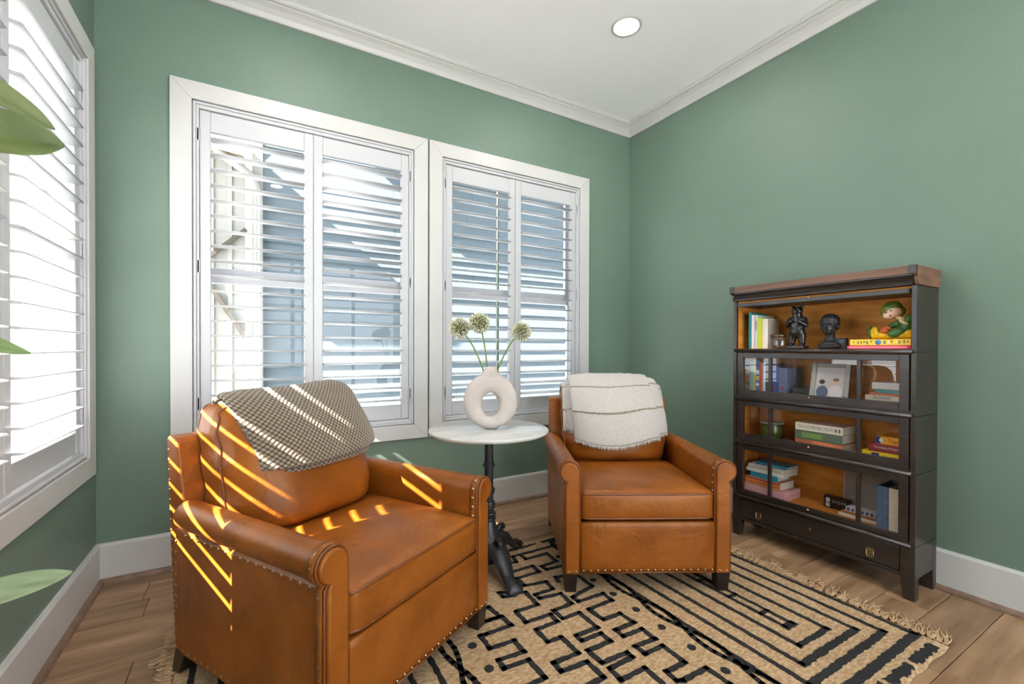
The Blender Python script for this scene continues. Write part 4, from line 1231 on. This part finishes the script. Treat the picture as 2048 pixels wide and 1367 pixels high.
# third shelf
GLZ = mat('green_glaze', srgb(66, 98, 34), 0.22, col2=srgb(34, 58, 24), vscale=9, stretch=(1, 1, 3), coat=0.5)
t = thing('saucer', 'grey-green ceramic saucer under the green pot', 'saucer', (2.610, 1.476, S3))
MB().lathe([(0.045, 0.0), (0.060, 0.003), (0.092, 0.014), (0.097, 0.019), (0.094, 0.020), (0.060, 0.008), (0.0, 0.007)], 40).build('dish', mat('saucer_glaze', srgb(110, 108, 84), 0.35), t)
t = thing('green_pot', 'glossy green glazed pot with a pale rim on the saucer', 'pot', (2.610, 1.476, S3 + .0085))
MB().lathe([(0.050, 0.0), (0.057, 0.006), (0.060, 0.030), (0.060, 0.062), (0.056, 0.080), (0.058, 0.086)], 40).build('pot_body', GLZ, t)
MB().lathe([(0.058, 0.086), (0.061, 0.090), (0.060, 0.0955), (0.054, 0.097), (0.0, 0.094)], 40).build('rim', mat('pale_rim', srgb(140, 146, 132), 0.3), t)
for (lab, z, th, yy, c, tx) in (('orange and brown mottled thick book at the bottom of the middle stack, third shelf', 0.0, 0.046, 1.086, (206, 118, 78), None), ('grey-green thick book in the middle stack, third shelf', 0.047, 0.046, 1.088, (92, 112, 92), 'g'),
                            ('cream spined hardback on top of the middle stack, third shelf', 0.094, 0.040, 1.086, (222, 214, 198), 't')):
    t = book(lab, 2.538, yy, S3 + z, 0.150, th, 0.225, cov('s3_%d' % c[0], c, var=(0.35 if not tx else 0.0), vscale=14) if tx is None else cov('s3_%d' % c[0], c), lying=True)
    if tx == 't':
        spine_text(t, 'TRAVELS', 0.020, INKG, 0.178, 0.020, 0.95); spine_text(t, 'MICHAEL CRICHTON', 0.024, INKB, 0.085, 0.020, 0.52)
        box('print', cov('red_mark', (176, 60, 50)), t, -0.0004, 0.0004, 0.027, 0.033, 0.012, 0.028); box('print', cov('grey_mark', (120, 116, 108)), t, -0.0004, 0.0004, 0.010, 0.020, 0.010, 0.030)
    if tx == 'g':
        box('print', cov('green_mark', (116, 150, 80)), t, -0.0004, 0.0004, 0.09, 0.19, 0.010, 0.036)
for (lab, z, th, yy, ln, c) in (('yellow verb book at the bottom of the right stack, third shelf', 0.0, 0.042, 0.826, 0.186, (244, 212, 40)), ('dark red dictionary in the right stack, third shelf', 0.0425, 0.038, 0.826, 0.160, (150, 44, 56)),
                            ('orange-yellow thesaurus on top of the right stack, third shelf', 0.081, 0.036, 0.826, 0.132, (236, 166, 44))):
    t = book(lab, 2.556, yy, S3 + z, 0.140, th, ln, cov('s3r_%d' % c[0], c), lying=True)
    if 'verb' in lab:
        spine_text(t, '501 SPANISH', 0.021, INK, 0.055, 0.019, 0.85); box('print', cov('navy_flag', (30, 50, 120)), t, -0.0004, 0.0004, 0.118, 0.148, 0.006, 0.036)
    if 'red' in lab: spine_text(t, 'The University of Chicago Spanish', 0.0135, INKW, 0.080, 0.022, 0.62)
    if 'thes' in lab:
        spine_text(t, 'Thesaurus', 0.027, INKR, 0.042, 0.018, 0.75); box('print', cov('navy_end', (36, 56, 116)), t, -0.0004, 0.0004, 0.112, 0.131, 0.001, 0.035)
        disc('round_print', cov('globe_pale', (206, 206, 206)), t, 0.110, 0.018, 0.008, 0.010, -0.0008)
# bottom shelf
t = thing('storage_box', 'pink lidded gift box at the bottom left of the bookcase', 'box', (2.530, 1.360, S4))
PINK = cov('pinkbox', (222, 168, 176)); box('body', PINK, t, 0.001, 0.16, 0.001, 0.235, 0.0, 0.027); box('lid', PINK, t, 0, 0.161, 0, 0.236, 0.0280, 0.0505, bevel=0.001)
t = book('orange and purple striped thick book on the pink box', 2.535, 1.388, S4 + .051, 0.150, 0.044, 0.205, cov('stripe_base', (206, 130, 58)), lying=True)
for (zz, c) in ((0.008, (196, 160, 110)), (0.017, (206, 88, 66)), (0.026, (228, 150, 60)), (0.036, (150, 62, 96))):
    box('stripe', cov('st%d' % c[1], c), t, -0.0005, 0.0004, 0.0, 0.205, zz - .003, zz + .003)
for k in range(6):
    box('stripe', cov('st%d' % (88 if k % 2 else 62), (206, 88, 66) if k % 2 else (150, 62, 96)), t, 0.012 + k * 0.022, 0.019 + k * 0.022, 0.0, 0.205, 0.0438, 0.0445)
book('turquoise blue book in the left stack, bottom shelf', 2.545, 1.406, S4 + .0955, 0.130, 0.031, 0.160, cov('turq', (36, 150, 190)), lying=True)
book('white paperback with a green underside in the left stack, bottom shelf', 2.540, 1.372, S4 + .127, 0.150, 0.020, 0.215, cov('offw', (222, 220, 214)), lying=True)
t = thing('spiral_notebook', 'white spiral-bound notebook in the left stack, bottom shelf', 'notebook', (2.542, 1.376, S4 + .1475))
box('pages', PAPER, t, 0.004, 0.15, 0.0, 0.205, 0, 0.020)
for k in range(26):
    yy = 0.008 + k * 0.0075
    sp = [(0.006 + 0.008 * math.cos(a), yy, 0.010 + 0.0105 * math.sin(a)) for a in [2 * PI * i / 10 for i in range(10)]]
    if k == 0: so = MB().tube(sp, 0.0011, 4, closed=True).build('spiral_ring', mat('white_wire', (0.7, 0.7, 0.7), 0.4), t)
    else: share(so, t, (0, k * 0.0075, 0))
book('glossy blue magazine on top of the left stack, bottom shelf', 2.580, 1.372, S4 + .1690, 0.120, 0.012, 0.190, cov('bluemag', (40, 150, 196), var=0.3, vscale=16), lying=True)
LIN = mat('grey_linen', srgb(158, 152, 146), 0.9, var=0.12, vscale=160, bump=0.5, bscale=260, bdist=0.002)
t = thing('linen_board', 'grey linen pinboard leaning at the back of the bottom shelf', 'board', (2.700, 0.852, S4)); t.rotation_euler = (0, math.radians(2), 0)
box('panel', LIN, t, 0, 0.008, 0, 0.295, 0, 0.255); box('edge', INKW, t, -0.001, 0.009, 0.2955, 0.298, 0, 0.255)
t = thing('puzzle_box', 'black and white printed box lying behind the magazines, bottom shelf', 'box', (2.655, 1.108, S4))
box('body', cov('bwbox', (18, 18, 20)), t, 0, 0.03, 0, 0.115, 0, 0.062)
disc('round_print', cov('bwp', (196, 196, 200)), t, 0.095, 0.042, 0.011, 0.013, -0.0009); box('print', cov('bwp', (196, 196, 200)), t, -0.0004, .0004, 0.086, 0.106, 0.006, 0.026)
for k in range(5): box('print', cov('bwp2', (110, 116, 130)), t, -0.0004, .0004, 0.01 + k * .014, 0.02 + k * .014, 0.03 + .004 * (k % 2), 0.046)
MAGS = (('white magazine at the bottom of the pile beside the blue binder', 0.0, 0.012, (226, 224, 220)), ('orange-brown magazine in the pile beside the blue binder', 0.0125, 0.013, (170, 112, 66)), ('blue and white patterned magazine on top of the pile beside the binder', 0.026, 0.022, (196, 200, 210)))
for (lab, z, th, c) in MAGS:
    t = book(lab, 2.595 + z * .3, 0.955, S4 + z, 0.055, th, 0.175 - z * 1.2, cov('mg%d' % c[0], c), lying=True)
    if 'pattern' in lab:
        for k in range(7): disc('print', cov('mgp', (70, 84, 130)), t, 0.012 + k * 0.020, 0.011, 0.007, 0.008, -0.0009)
DENIM = mat('blue_book_cloth', srgb(58, 88, 122), 0.85, var=0.18, vscale=120, stretch=(1, 1, 0.2), bump=0.4, bscale=240, bdist=0.002)
LINB = mat('natural_book_cloth', srgb(206, 190, 174), 0.85, var=0.08, vscale=120, bump=0.4, bscale=240, bdist=0.002)
for (lab, yy, m_, wd) in (('blue cloth binder on the bottom shelf', 0.897, DENIM, 0.044), ('natural linen binder at the right end of the bottom shelf', 0.846, LINB, 0.049)):
    t = thing('binder', lab, 'binder', (2.528, yy, S4))
    MB().box(0, 0.166, 0, .003, 0, 0.208).box(0, 0.166, wd - .003, wd, 0, 0.208).box(0, .004, .003, wd - .003, 0, 0.208).build('cover', m_, t, bevel=0.001)
    box('inner', BLACKF, t, 0.004, 0.16, 0.003, wd - .003, 0.002, 0.195)

# ------------------------------------------------------------------ rug
RX0, RX1, RY0, RY1, RZ = -0.235, 2.236, 0.602, 2.145, 0.0125
rug = thing('area_rug', 'natural jute rug with a black geometric pattern and fringed ends', 'rug', ((RX0 + RX1) / 2, (RY0 + RY1) / 2, 0))
rc = Vector(((RX0 + RX1) / 2, (RY0 + RY1) / 2, 0))
rr_ = random.Random(21)
fld = MB()
NXr, NYr = 120, 80
def rugpt(u, v):
    x = RX0 + (RX1 - RX0) * u; y = RY0 + (RY1 - RY0) * v
    e = min(u * (RX1 - RX0), (1 - u) * (RX1 - RX0), v * (RY1 - RY0), (1 - v) * (RY1 - RY0))
    z = RZ - 0.010 * (1 - smoothstep(0, 0.012, e)) + 0.0004 * math.sin(x * 31 + y * 17)
    if v in (0.0, 1.0): y += 0.003 * math.sin(x * 40) + 0.004 * math.sin(x * 7)
    return (x - rc.x, y - rc.y, z)
def uu(i, n):  # denser near the edges
    return i
fld.grid(rugpt, NXr, NYr)
ro = fld.build('jute_field', JUTE, rug)
def ribbon(pts, w, closed=False, jit=0.0022, step=0.012):
    P = [Vector(p) for p in pts]
    if closed: P = P + [P[0]]
    mb = MB()
    for a, b_ in zip(P, P[1:]):
        d = b_ - a; L = d.length
        if L < 1e-4: continue
        t_ = d / L; n_ = Vector((-t_.y, t_.x))
        a2, b2 = a - t_ * w / 2, b_ + t_ * w / 2
        k = max(2, int((b2 - a2).length / step))
        base = len(mb.v)
        for i in range(k + 1):
            c = a2.lerp(b2, i / k)
            j1, j2 = rr_.uniform(-jit, jit), rr_.uniform(-jit, jit)
            for (o_, z_) in ((-w / 2 + j1 - .002, RZ - .002), (-w / 2 + j1, RZ + .0026), (w / 2 + j2, RZ + .0026), (w / 2 + j2 + .002, RZ - .002)):
                q = c + n_ * o_
                mb.v.append((q.x - rc.x, q.y - rc.y, z_))
        for i in range(k):
            for s_ in range(3):
                q0 = base + i * 4 + s_
                mb.f.append((q0, q0 + 4, q0 + 5, q0 + 1)); mb.sm.append(False)
    return mb.build('woven_line', JUTEB, rug)
W_ = 0.019
M1 = [(1.24, 1.69), (1.25, 1.73), (1.352, 1.70), (1.35, 1.580), (1.214, 1.552), (1.214, 1.513), (1.352, 1.508), (1.348, 1.448), (1.218, 1.446), (1.222, 1.362), (1.310, 1.358), (1.316, 1.286), (1.218, 1.288), (1.217, 1.244), (1.312, 1.240),
      (1.310, 1.173), (1.213, 1.180), (1.215, 1.133), (1.304, 1.132), (1.302, 1.033), (1.211, 1.035), (1.206, 0.988), (1.225, 0.980), (1.342, 0.977), (1.346, 0.89), (1.25, 0.885), (1.25, 0.81), (1.34, 0.80), (1.34, 0.70)]
M2 = [(1.225, 2.0), (1.223, 1.955), (1.355, 1.955), (1.350, 1.858), (1.252, 1.850), (1.254, 1.812), (1.350, 1.803), (1.35, 1.76)]
M2b = [(1.122, 1.961), (1.164, 1.953), (1.179, 2.013), (1.60, 2.012)]
M3 = [(1.089, 1.99), (1.088, 1.874), (1.214, 1.878), (1.211, 1.812), (1.085, 1.812), (1.081, 1.739), (1.187, 1.717), (1.178, 1.650), (1.083, 1.652), (1.085, 1.616), (1.187, 1.602), (1.181, 1.516), (1.084, 1.512), (1.083, 1.449), (1.167, 1.447), (1.167, 1.334),
      (1.065, 1.337), (1.063, 1.303), (1.155, 1.300), (1.155, 1.248), (1.048, 1.250), (1.050, 1.176), (1.164, 1.170), (1.163, 1.145), (1.053, 1.141), (1.049, 1.083), (1.16, 1.083), (1.156, 0.98), (1.06, 0.975), (1.06, 0.90), (1.15, 0.89), (1.15, 0.74)]
M4 = [(0.997, 1.692), (0.950, 1.704), (0.952, 1.745), (1.056, 1.690), (1.050, 1.582), (0.945, 1.586), (0.942, 1.502), (1.058, 1.497), (1.053, 1.444), (0.951, 1.443), (0.949, 1.360), (1.009, 1.358), (1.010, 1.256), (0.904, 1.260), (0.902, 1.213), (1.008, 1.205),
      (1.008, 1.121), (0.91, 1.118), (0.91, 1.04), (1.0, 1.03), (1.0, 0.93), (0.91, 0.92), (0.91, 0.80)]
M5 = [(0.745, 1.86), (0.85, 1.85), (0.85, 1.77), (0.75, 1.765), (0.75, 1.68), (0.86, 1.67), (0.87, 1.586), (0.789, 1.590), (0.789, 1.587), (0.876, 1.586), (0.881, 1.516), (0.771, 1.516), (0.748, 1.518), (0.745, 1.438), (0.845, 1.431), (0.845, 1.360), (0.743, 1.368), (0.740, 1.321),
      (0.837, 1.316), (0.837, 1.217), (0.745, 1.215), (0.745, 1.13), (0.84, 1.12), (0.84, 1.02), (0.75, 1.01), (0.75, 0.9)]
for L_ in (M1, M2, M2b, M3, M4, M5): ribbon(L_, W_)
ribbon([(0.10, 2.012), (1.05, 2.012)], W_)
cx_ = 1.841
for (hw_, yn, wn_) in ((0.101, 0.880, 0.020), (0.193, 0.822, 0.021), (0.272, 0.760, 0.021), (0.358, 0.692, 0.024)):
    for c_ in (cx_, 2 * 1.0105 - cx_):
        yt = 2 * 1.3735 - yn
        ribbon([(c_ - hw_, yn), (c_ - hw_, yt)], 0.0175); ribbon([(c_ + hw_, yn), (c_ + hw_, yt)], 0.0175)
        ye = 0.050 if hw_ > 0.09 else 0.04
        for yy in (yn, yt):
            ribbon([(c_ - hw_, yy), (c_ + hw_, yy)], 0.021 + 0.004 * (hw_ > .15) + 0.005 * (hw_ > .3), jit=0.003)
for c_ in (cx_, 2 * 1.0105 - cx_):
    ribbon([(c_ - .028, 0.965), (c_ - .028, 1.78)], 0.016); ribbon([(c_ + .018, 0.965), (c_ + .018, 1.78)], 0.016)
    for yy in (0.966, 1.067, 1.208, 1.365, 1.52, 1.67, 1.78): ribbon([(c_ - .028, yy), (c_ + .018, yy)], 0.018 if yy > 0.97 else 0.03)
for cb in (1.460, 0.612):
    for ph_ in (0, 1):
        pts = []
        for i in range(40):
            yy = 0.70 + i * 0.035
            sg = math.sin(yy * 13.5) * 0.022 * (1 if ph_ else -1)
            pts.append((cb + sg, yy))
        ribbon(pts, 0.017, step=0.02)
for (c_, r0) in ((1.388, 0.016), (0.696, 0.017)):
    for k in range(9):
        yy = 0.80 + k * 0.1365
        mb = MB(); n = 14
        pr2 = [(c_ - rc.x + r0 * (1 + rr_.uniform(-.1, .1)) * math.cos(2 * PI * i / n), yy - rc.y + r0 * (1 + rr_.uniform(-.1, .1)) * math.sin(2 * PI * i / n)) for i in range(n)]
        mb.prism(pr2, RZ - .001, RZ + .0026, 'z').build('woven_dot', JUTEB, rug)
for yy in (0.635, 2.085):
    x = RX0 + 0.08
    while x < RX1 - 0.10:
        l = rr_.uniform(0.09, 0.19)
        ribbon([(x, yy + rr_.uniform(-.004, .004)), (min(x + l, RX1 - .05), yy + rr_.uniform(-.004, .004))], 0.030 if yy < 1 else 0.018, jit=0.006)
        x += l + 0.055
# fringe tassels on the two short ends
tv = []
for k in range(10):
    r = random.Random(100 + k)
    mb = MB()
    L = r.uniform(0.055, 0.100)
    sw = r.uniform(-0.035, 0.035)
    for q in range(9):
        o_ = r.uniform(-.010, .010); h = r.uniform(0.004, 0.012)
        p = []
        curl = r.uniform(-.02, .02); lift = r.uniform(0, 0.028) if r.random() < 0.4 else 0.004
        for i in range(6):
            f_ = i / 5
            p.append((L * f_ * (1 - 0.15 * f_), o_ * (0.35 + f_ * 1.8) + sw * f_ * f_ + curl * math.sin(f_ * 4), 0.006 + h * math.sin(PI * min(1, f_ * 1.3)) * 0.7 + lift * f_ * f_))
        p = [(a, b_, max(0.0022, c)) for (a, b_, c) in p]
        mb.tube(p, [0.0030, 0.0033, 0.0030, 0.0027, 0.0022, 0.0010], 4)
    me = mb.mesh('fringe_tassel'); me.materials.append(FRINGE); tv.append(me)
for (xe, sg) in ((RX1 - .004, 1), (RX0 + .004, -1)):
    y = RY0 + 0.015
    while y < RY1 - 0.01:
        o = link('fringe_tassel', tv[rr_.randrange(10)], FRINGE, rug)
        o.location = (xe - rc.x, y - rc.y, 0)
        o.rotation_euler = (0, 0, (0 if sg > 0 else PI) + rr_.uniform(-.45, .45))
        y += rr_.uniform(0.018, 0.028)

# ------------------------------------------------------------------ plant at the left edge
plant = thing('potted_plant', 'broad-leaved green potted plant at the left edge of the picture', 'plant', (-0.44, 0.54, 0))
MB().lathe([(0.10, 0.0), (0.12, 0.02), (0.145, 0.26), (0.150, 0.28), (0.142, 0.285), (0.135, 0.26), (0.0, 0.255)], 40).build('pot', TERRA, plant)
MB().lathe([(0.0, 0.256), (0.134, 0.256), (0.134, 0.262), (0.0, 0.266)], 30).build('soil', SOIL, plant)
def leaf(base, tip, width, droop, roll, m, fold=0.25, curl=0.0, stem=True, blunt=2.0):
    base = Vector(base) - Vector(plant.location); tip = Vector(tip) - Vector(plant.location)
    d = tip - base; L = d.length; t_ = d.normalized()
    up = Vector((0, 0, 1)); sd = t_.cross(up).normalized(); nn = sd.cross(t_).normalized()
    R = Matrix.Rotation(math.radians(roll), 3, t_); sd = R @ sd; nn = R @ nn
    def P(u, v):
        f_ = u; w = width * (math.sin(PI * min(1, f_ ** 0.8)) ** 0.75 if f_ < 1 else 0) * (1 - 0.1 * f_)
        w = width * (f_ * (1 - f_ ** blunt) * 2.2) ** 0.8
        s_ = (v - 0.5) * 2
        c = base + d * f_ + up * (droop * math.sin(PI * f_))
        wav = 0.06 * width * math.sin(9 * f_ + 2 * s_)
        return c + sd * (w * s_) + nn * (fold * w * abs(s_) + wav * abs(s_) - curl * w * s_ * s_)
    lf = MB().grid(lambda u, v: P(u, v), 18, 8).build('leaf', m, plant)
    md = lf.modifiers.new('solid', 'SOLIDIFY'); md.thickness = 0.0012
    md = lf.modifiers.new('sub', 'SUBSURF'); md.levels = 1; md.render_levels = 1
    if stem:
        root = Vector((rr_.uniform(-.03, .03), rr_.uniform(-.03, .03), 0.255))
        mid = root.lerp(base, 0.5) + Vector((0, 0, 0.12))
        pts = [root * (1 - q) ** 2 + mid * 2 * q * (1 - q) + base * q * q for q in [i / 10 for i in range(11)]]
        MB().tube(pts, [0.006 - 0.0003 * i for i in range(11)], 7).build('leaf_stalk', STEM, plant)
leaf((-0.44, 0.70, 1.318), (-0.200, 0.755, 1.3565), 0.026, 0.004, 62, LEAFM, 0.30, blunt=9.0)
leaf((-0.42, 0.74, 1.475), (-0.214, 0.775, 1.381), 0.020, 0.008, 55, LEAFM, 0.25, blunt=4.0)
leaf((-0.46, 0.68, 1.13), (-0.229, 0.75, 1.1005), 0.030, 0.012, 35, LEAF, 0.3)
leaf((-0.45, 0.66, 0.80), (-0.193, 0.752, 0.829), 0.018, 0.006, 22, LEAFP, 0.25, blunt=6.0)
leaf((-0.44, 0.58, 1.20), (-0.52, 0.40, 1.34), 0.05, 0.02, 0, LEAF, 0.3)
leaf((-0.38, 0.55, 1.00), (-0.30, 0.30, 1.12), 0.05, 0.03, 0, LEAF, 0.3)
leaf((-0.46, 0.66, 0.95), (-0.58, 0.86, 1.02), 0.035, 0.02, 0, LEAF, 0.3)

# ------------------------------------------------------------------ outside
g = MB().box(-14, 16, -14, 16, -0.62, -0.42).build('ground_outside', CONC); g['kind'] = 'structure'
NY = 4.90
house = thing('neighbor_house', 'blue-grey lap-sided house seen through the back windows', 'house', (0.03, NY, -0.42))
sm = MB()
PITCH_S = 0.150
prof = [(0.0, 0.0), (-0.032, 0.0), (-0.008, PITCH_S + .012), (0.0, PITCH_S + .012)]
k = 0
z = 0.0
planks_x = [(0.10, 1.55), (1.552, 4.2), (4.202, 7.0)]
cache = {}
for r_ in range(30):
    off = random.Random(r_).uniform(-0.6, 0.6)
    cut1, cut2 = 1.7 + off, 4.0 + off * 1.3
    for (a, b_) in ((0.055, cut1 - .0015), (cut1 + .0015, cut2 - .0015), (cut2 + .0015, 6.5)):
        mb = MB().prism([(p[0], p[1]) for p in prof], a, b_, 'x')
        o = mb.build('siding_plank', SIDING, house); o.location = (0, 0, r_ * PITCH_S)
box('sheathing', EXTB, house, 0.0, 6.5, 0.001, 0.2, 0, 4.6)
box('corner_board', EXTW, house, -0.035, 0.055, -0.035, 0.06, 0, 4.5, bevel=0.002)
dp = MB()
pr3 = []
for i in range(24):
    a = 2 * PI * i / 24
    q = 0.036 * (1.06 if i % 2 else 0.94)
    pr3.append((0.012 + q * math.copysign(abs(math.cos(a)) ** .6, math.cos(a)), -0.078 + q * math.copysign(abs(math.sin(a)) ** .6, math.sin(a))))
dp.prism(pr3, 0.1, 2.94, 'z').build('downspout', EXTW, house)
el = MB()
ep = [(0.012, -0.078, 2.93), (0.0, -0.078, 3.03), (-0.05, -0.078, 3.13), (-0.14, -0.078, 3.20), (-0.27, -0.08, 3.27), (-0.36, -0.08, 3.37), (-0.40, -0.08, 3.50)]
fine = []
for a, b_ in zip(ep, ep[1:]):
    for i in range(8): fine.append(Vector(a).lerp(Vector(b_), i / 8))
el.tube(fine, [0.042 if i % 2 else 0.036 for i in range(len(fine))], 10).build('downspout_elbow', EXTW, house)
box('eave', EXTW, house, 0.0, 6.5, -0.45, 0.1, 4.35, 4.5)
shed = thing('white_outbuilding', 'white board-and-batten wall beside the downspout outside', 'building', (-0.02, NY - 0.02, -0.42))
box('wall', EXTW, shed, -1.4, -0.04, -0.03, 0.2, 0, 3.30)
for k in range(8):
    x = -0.16 - k * 0.14
    box('batten', EXTW, shed, x - .018, x + .018, -0.048, -0.0305, 0, 3.28, bevel=0.002)
box('soffit', EXTB, shed, -1.4, -0.05, -0.42, -0.02, 3.30, 3.42)
for (p, q) in (((-0.34, -0.22, 2.12), (-0.045, -0.22, 1.62)), ((-0.36, -0.22, 2.30), (-0.03, -0.22, 2.62))):
    dv = Vector(q) - Vector(p); n_ = Vector((-dv.z, 0, dv.x)).normalized() * 0.017
    mb = MB().prism([(p[0] + n_.x, p[2] + n_.z), (q[0] + n_.x, q[2] + n_.z), (q[0] - n_.x, q[2] - n_.z), (p[0] - n_.x, p[2] - n_.z)], -0.09, -0.049, 'y')
    mb.build('brace', BROWNS, shed)
pole = thing('conduit_pole', 'thin dark green pole outside the window behind the vase', 'pole', (2.02, 3.75, -0.42))
MB().lathe([(0.014, 0.0), (0.014, 4.2), (0.0, 4.21)], 12).build('shaft', GREENP, pole)
MB().lathe([(0.05, 0.0), (0.05, 0.02), (0.014, 0.03)], 12).build('foot_plate', GREENP, pole)

porch = thing('unseen_porch_roof', 'unseen white porch placed to cut the sun at the left side window', 'porch', (XL - T, 1.0, 0))  # porch out of view, its roof set to shade the upper left window
for k in range(11):
    box('unseen_soffit_board', EXTW, porch, -0.03 - (k + 1) * 0.125, -0.034 - k * 0.125, -3.5, 1.92, 2.86, 2.88, bevel=0.002)
box('unseen_roof_deck', EXTW, porch, -1.41, -0.02, -3.5, 1.92, 2.885, 3.05)
for y in (-3.3, 1.8):
    box('unseen_porch_post', EXTW, porch, -1.39, -1.29, y - .05, y + .05, -0.42, 2.86)
for k in range(12):  # dark deck added out of view to dim bounce on the louvers
    box('added_deck_board', mat('added_porch_deck', (0.16, 0.155, 0.15), 0.8, var=0.15, vscale=6), porch, -0.03 - (k + 1) * 0.14, -0.036 - k * 0.14, -3.5, 1.92, -0.16, -0.12)

up = MB().box(XL - T - 0.02, 7.0, YN - T, YB + T + 0.02, ZC + 0.125, 6.4).build('sky_block_storey', mat('sky_block_siding', (0.42, 0.43, 0.42), 0.8)); up['kind'] = 'structure'  # unseen storey added to block sky light from the neighbour's siding
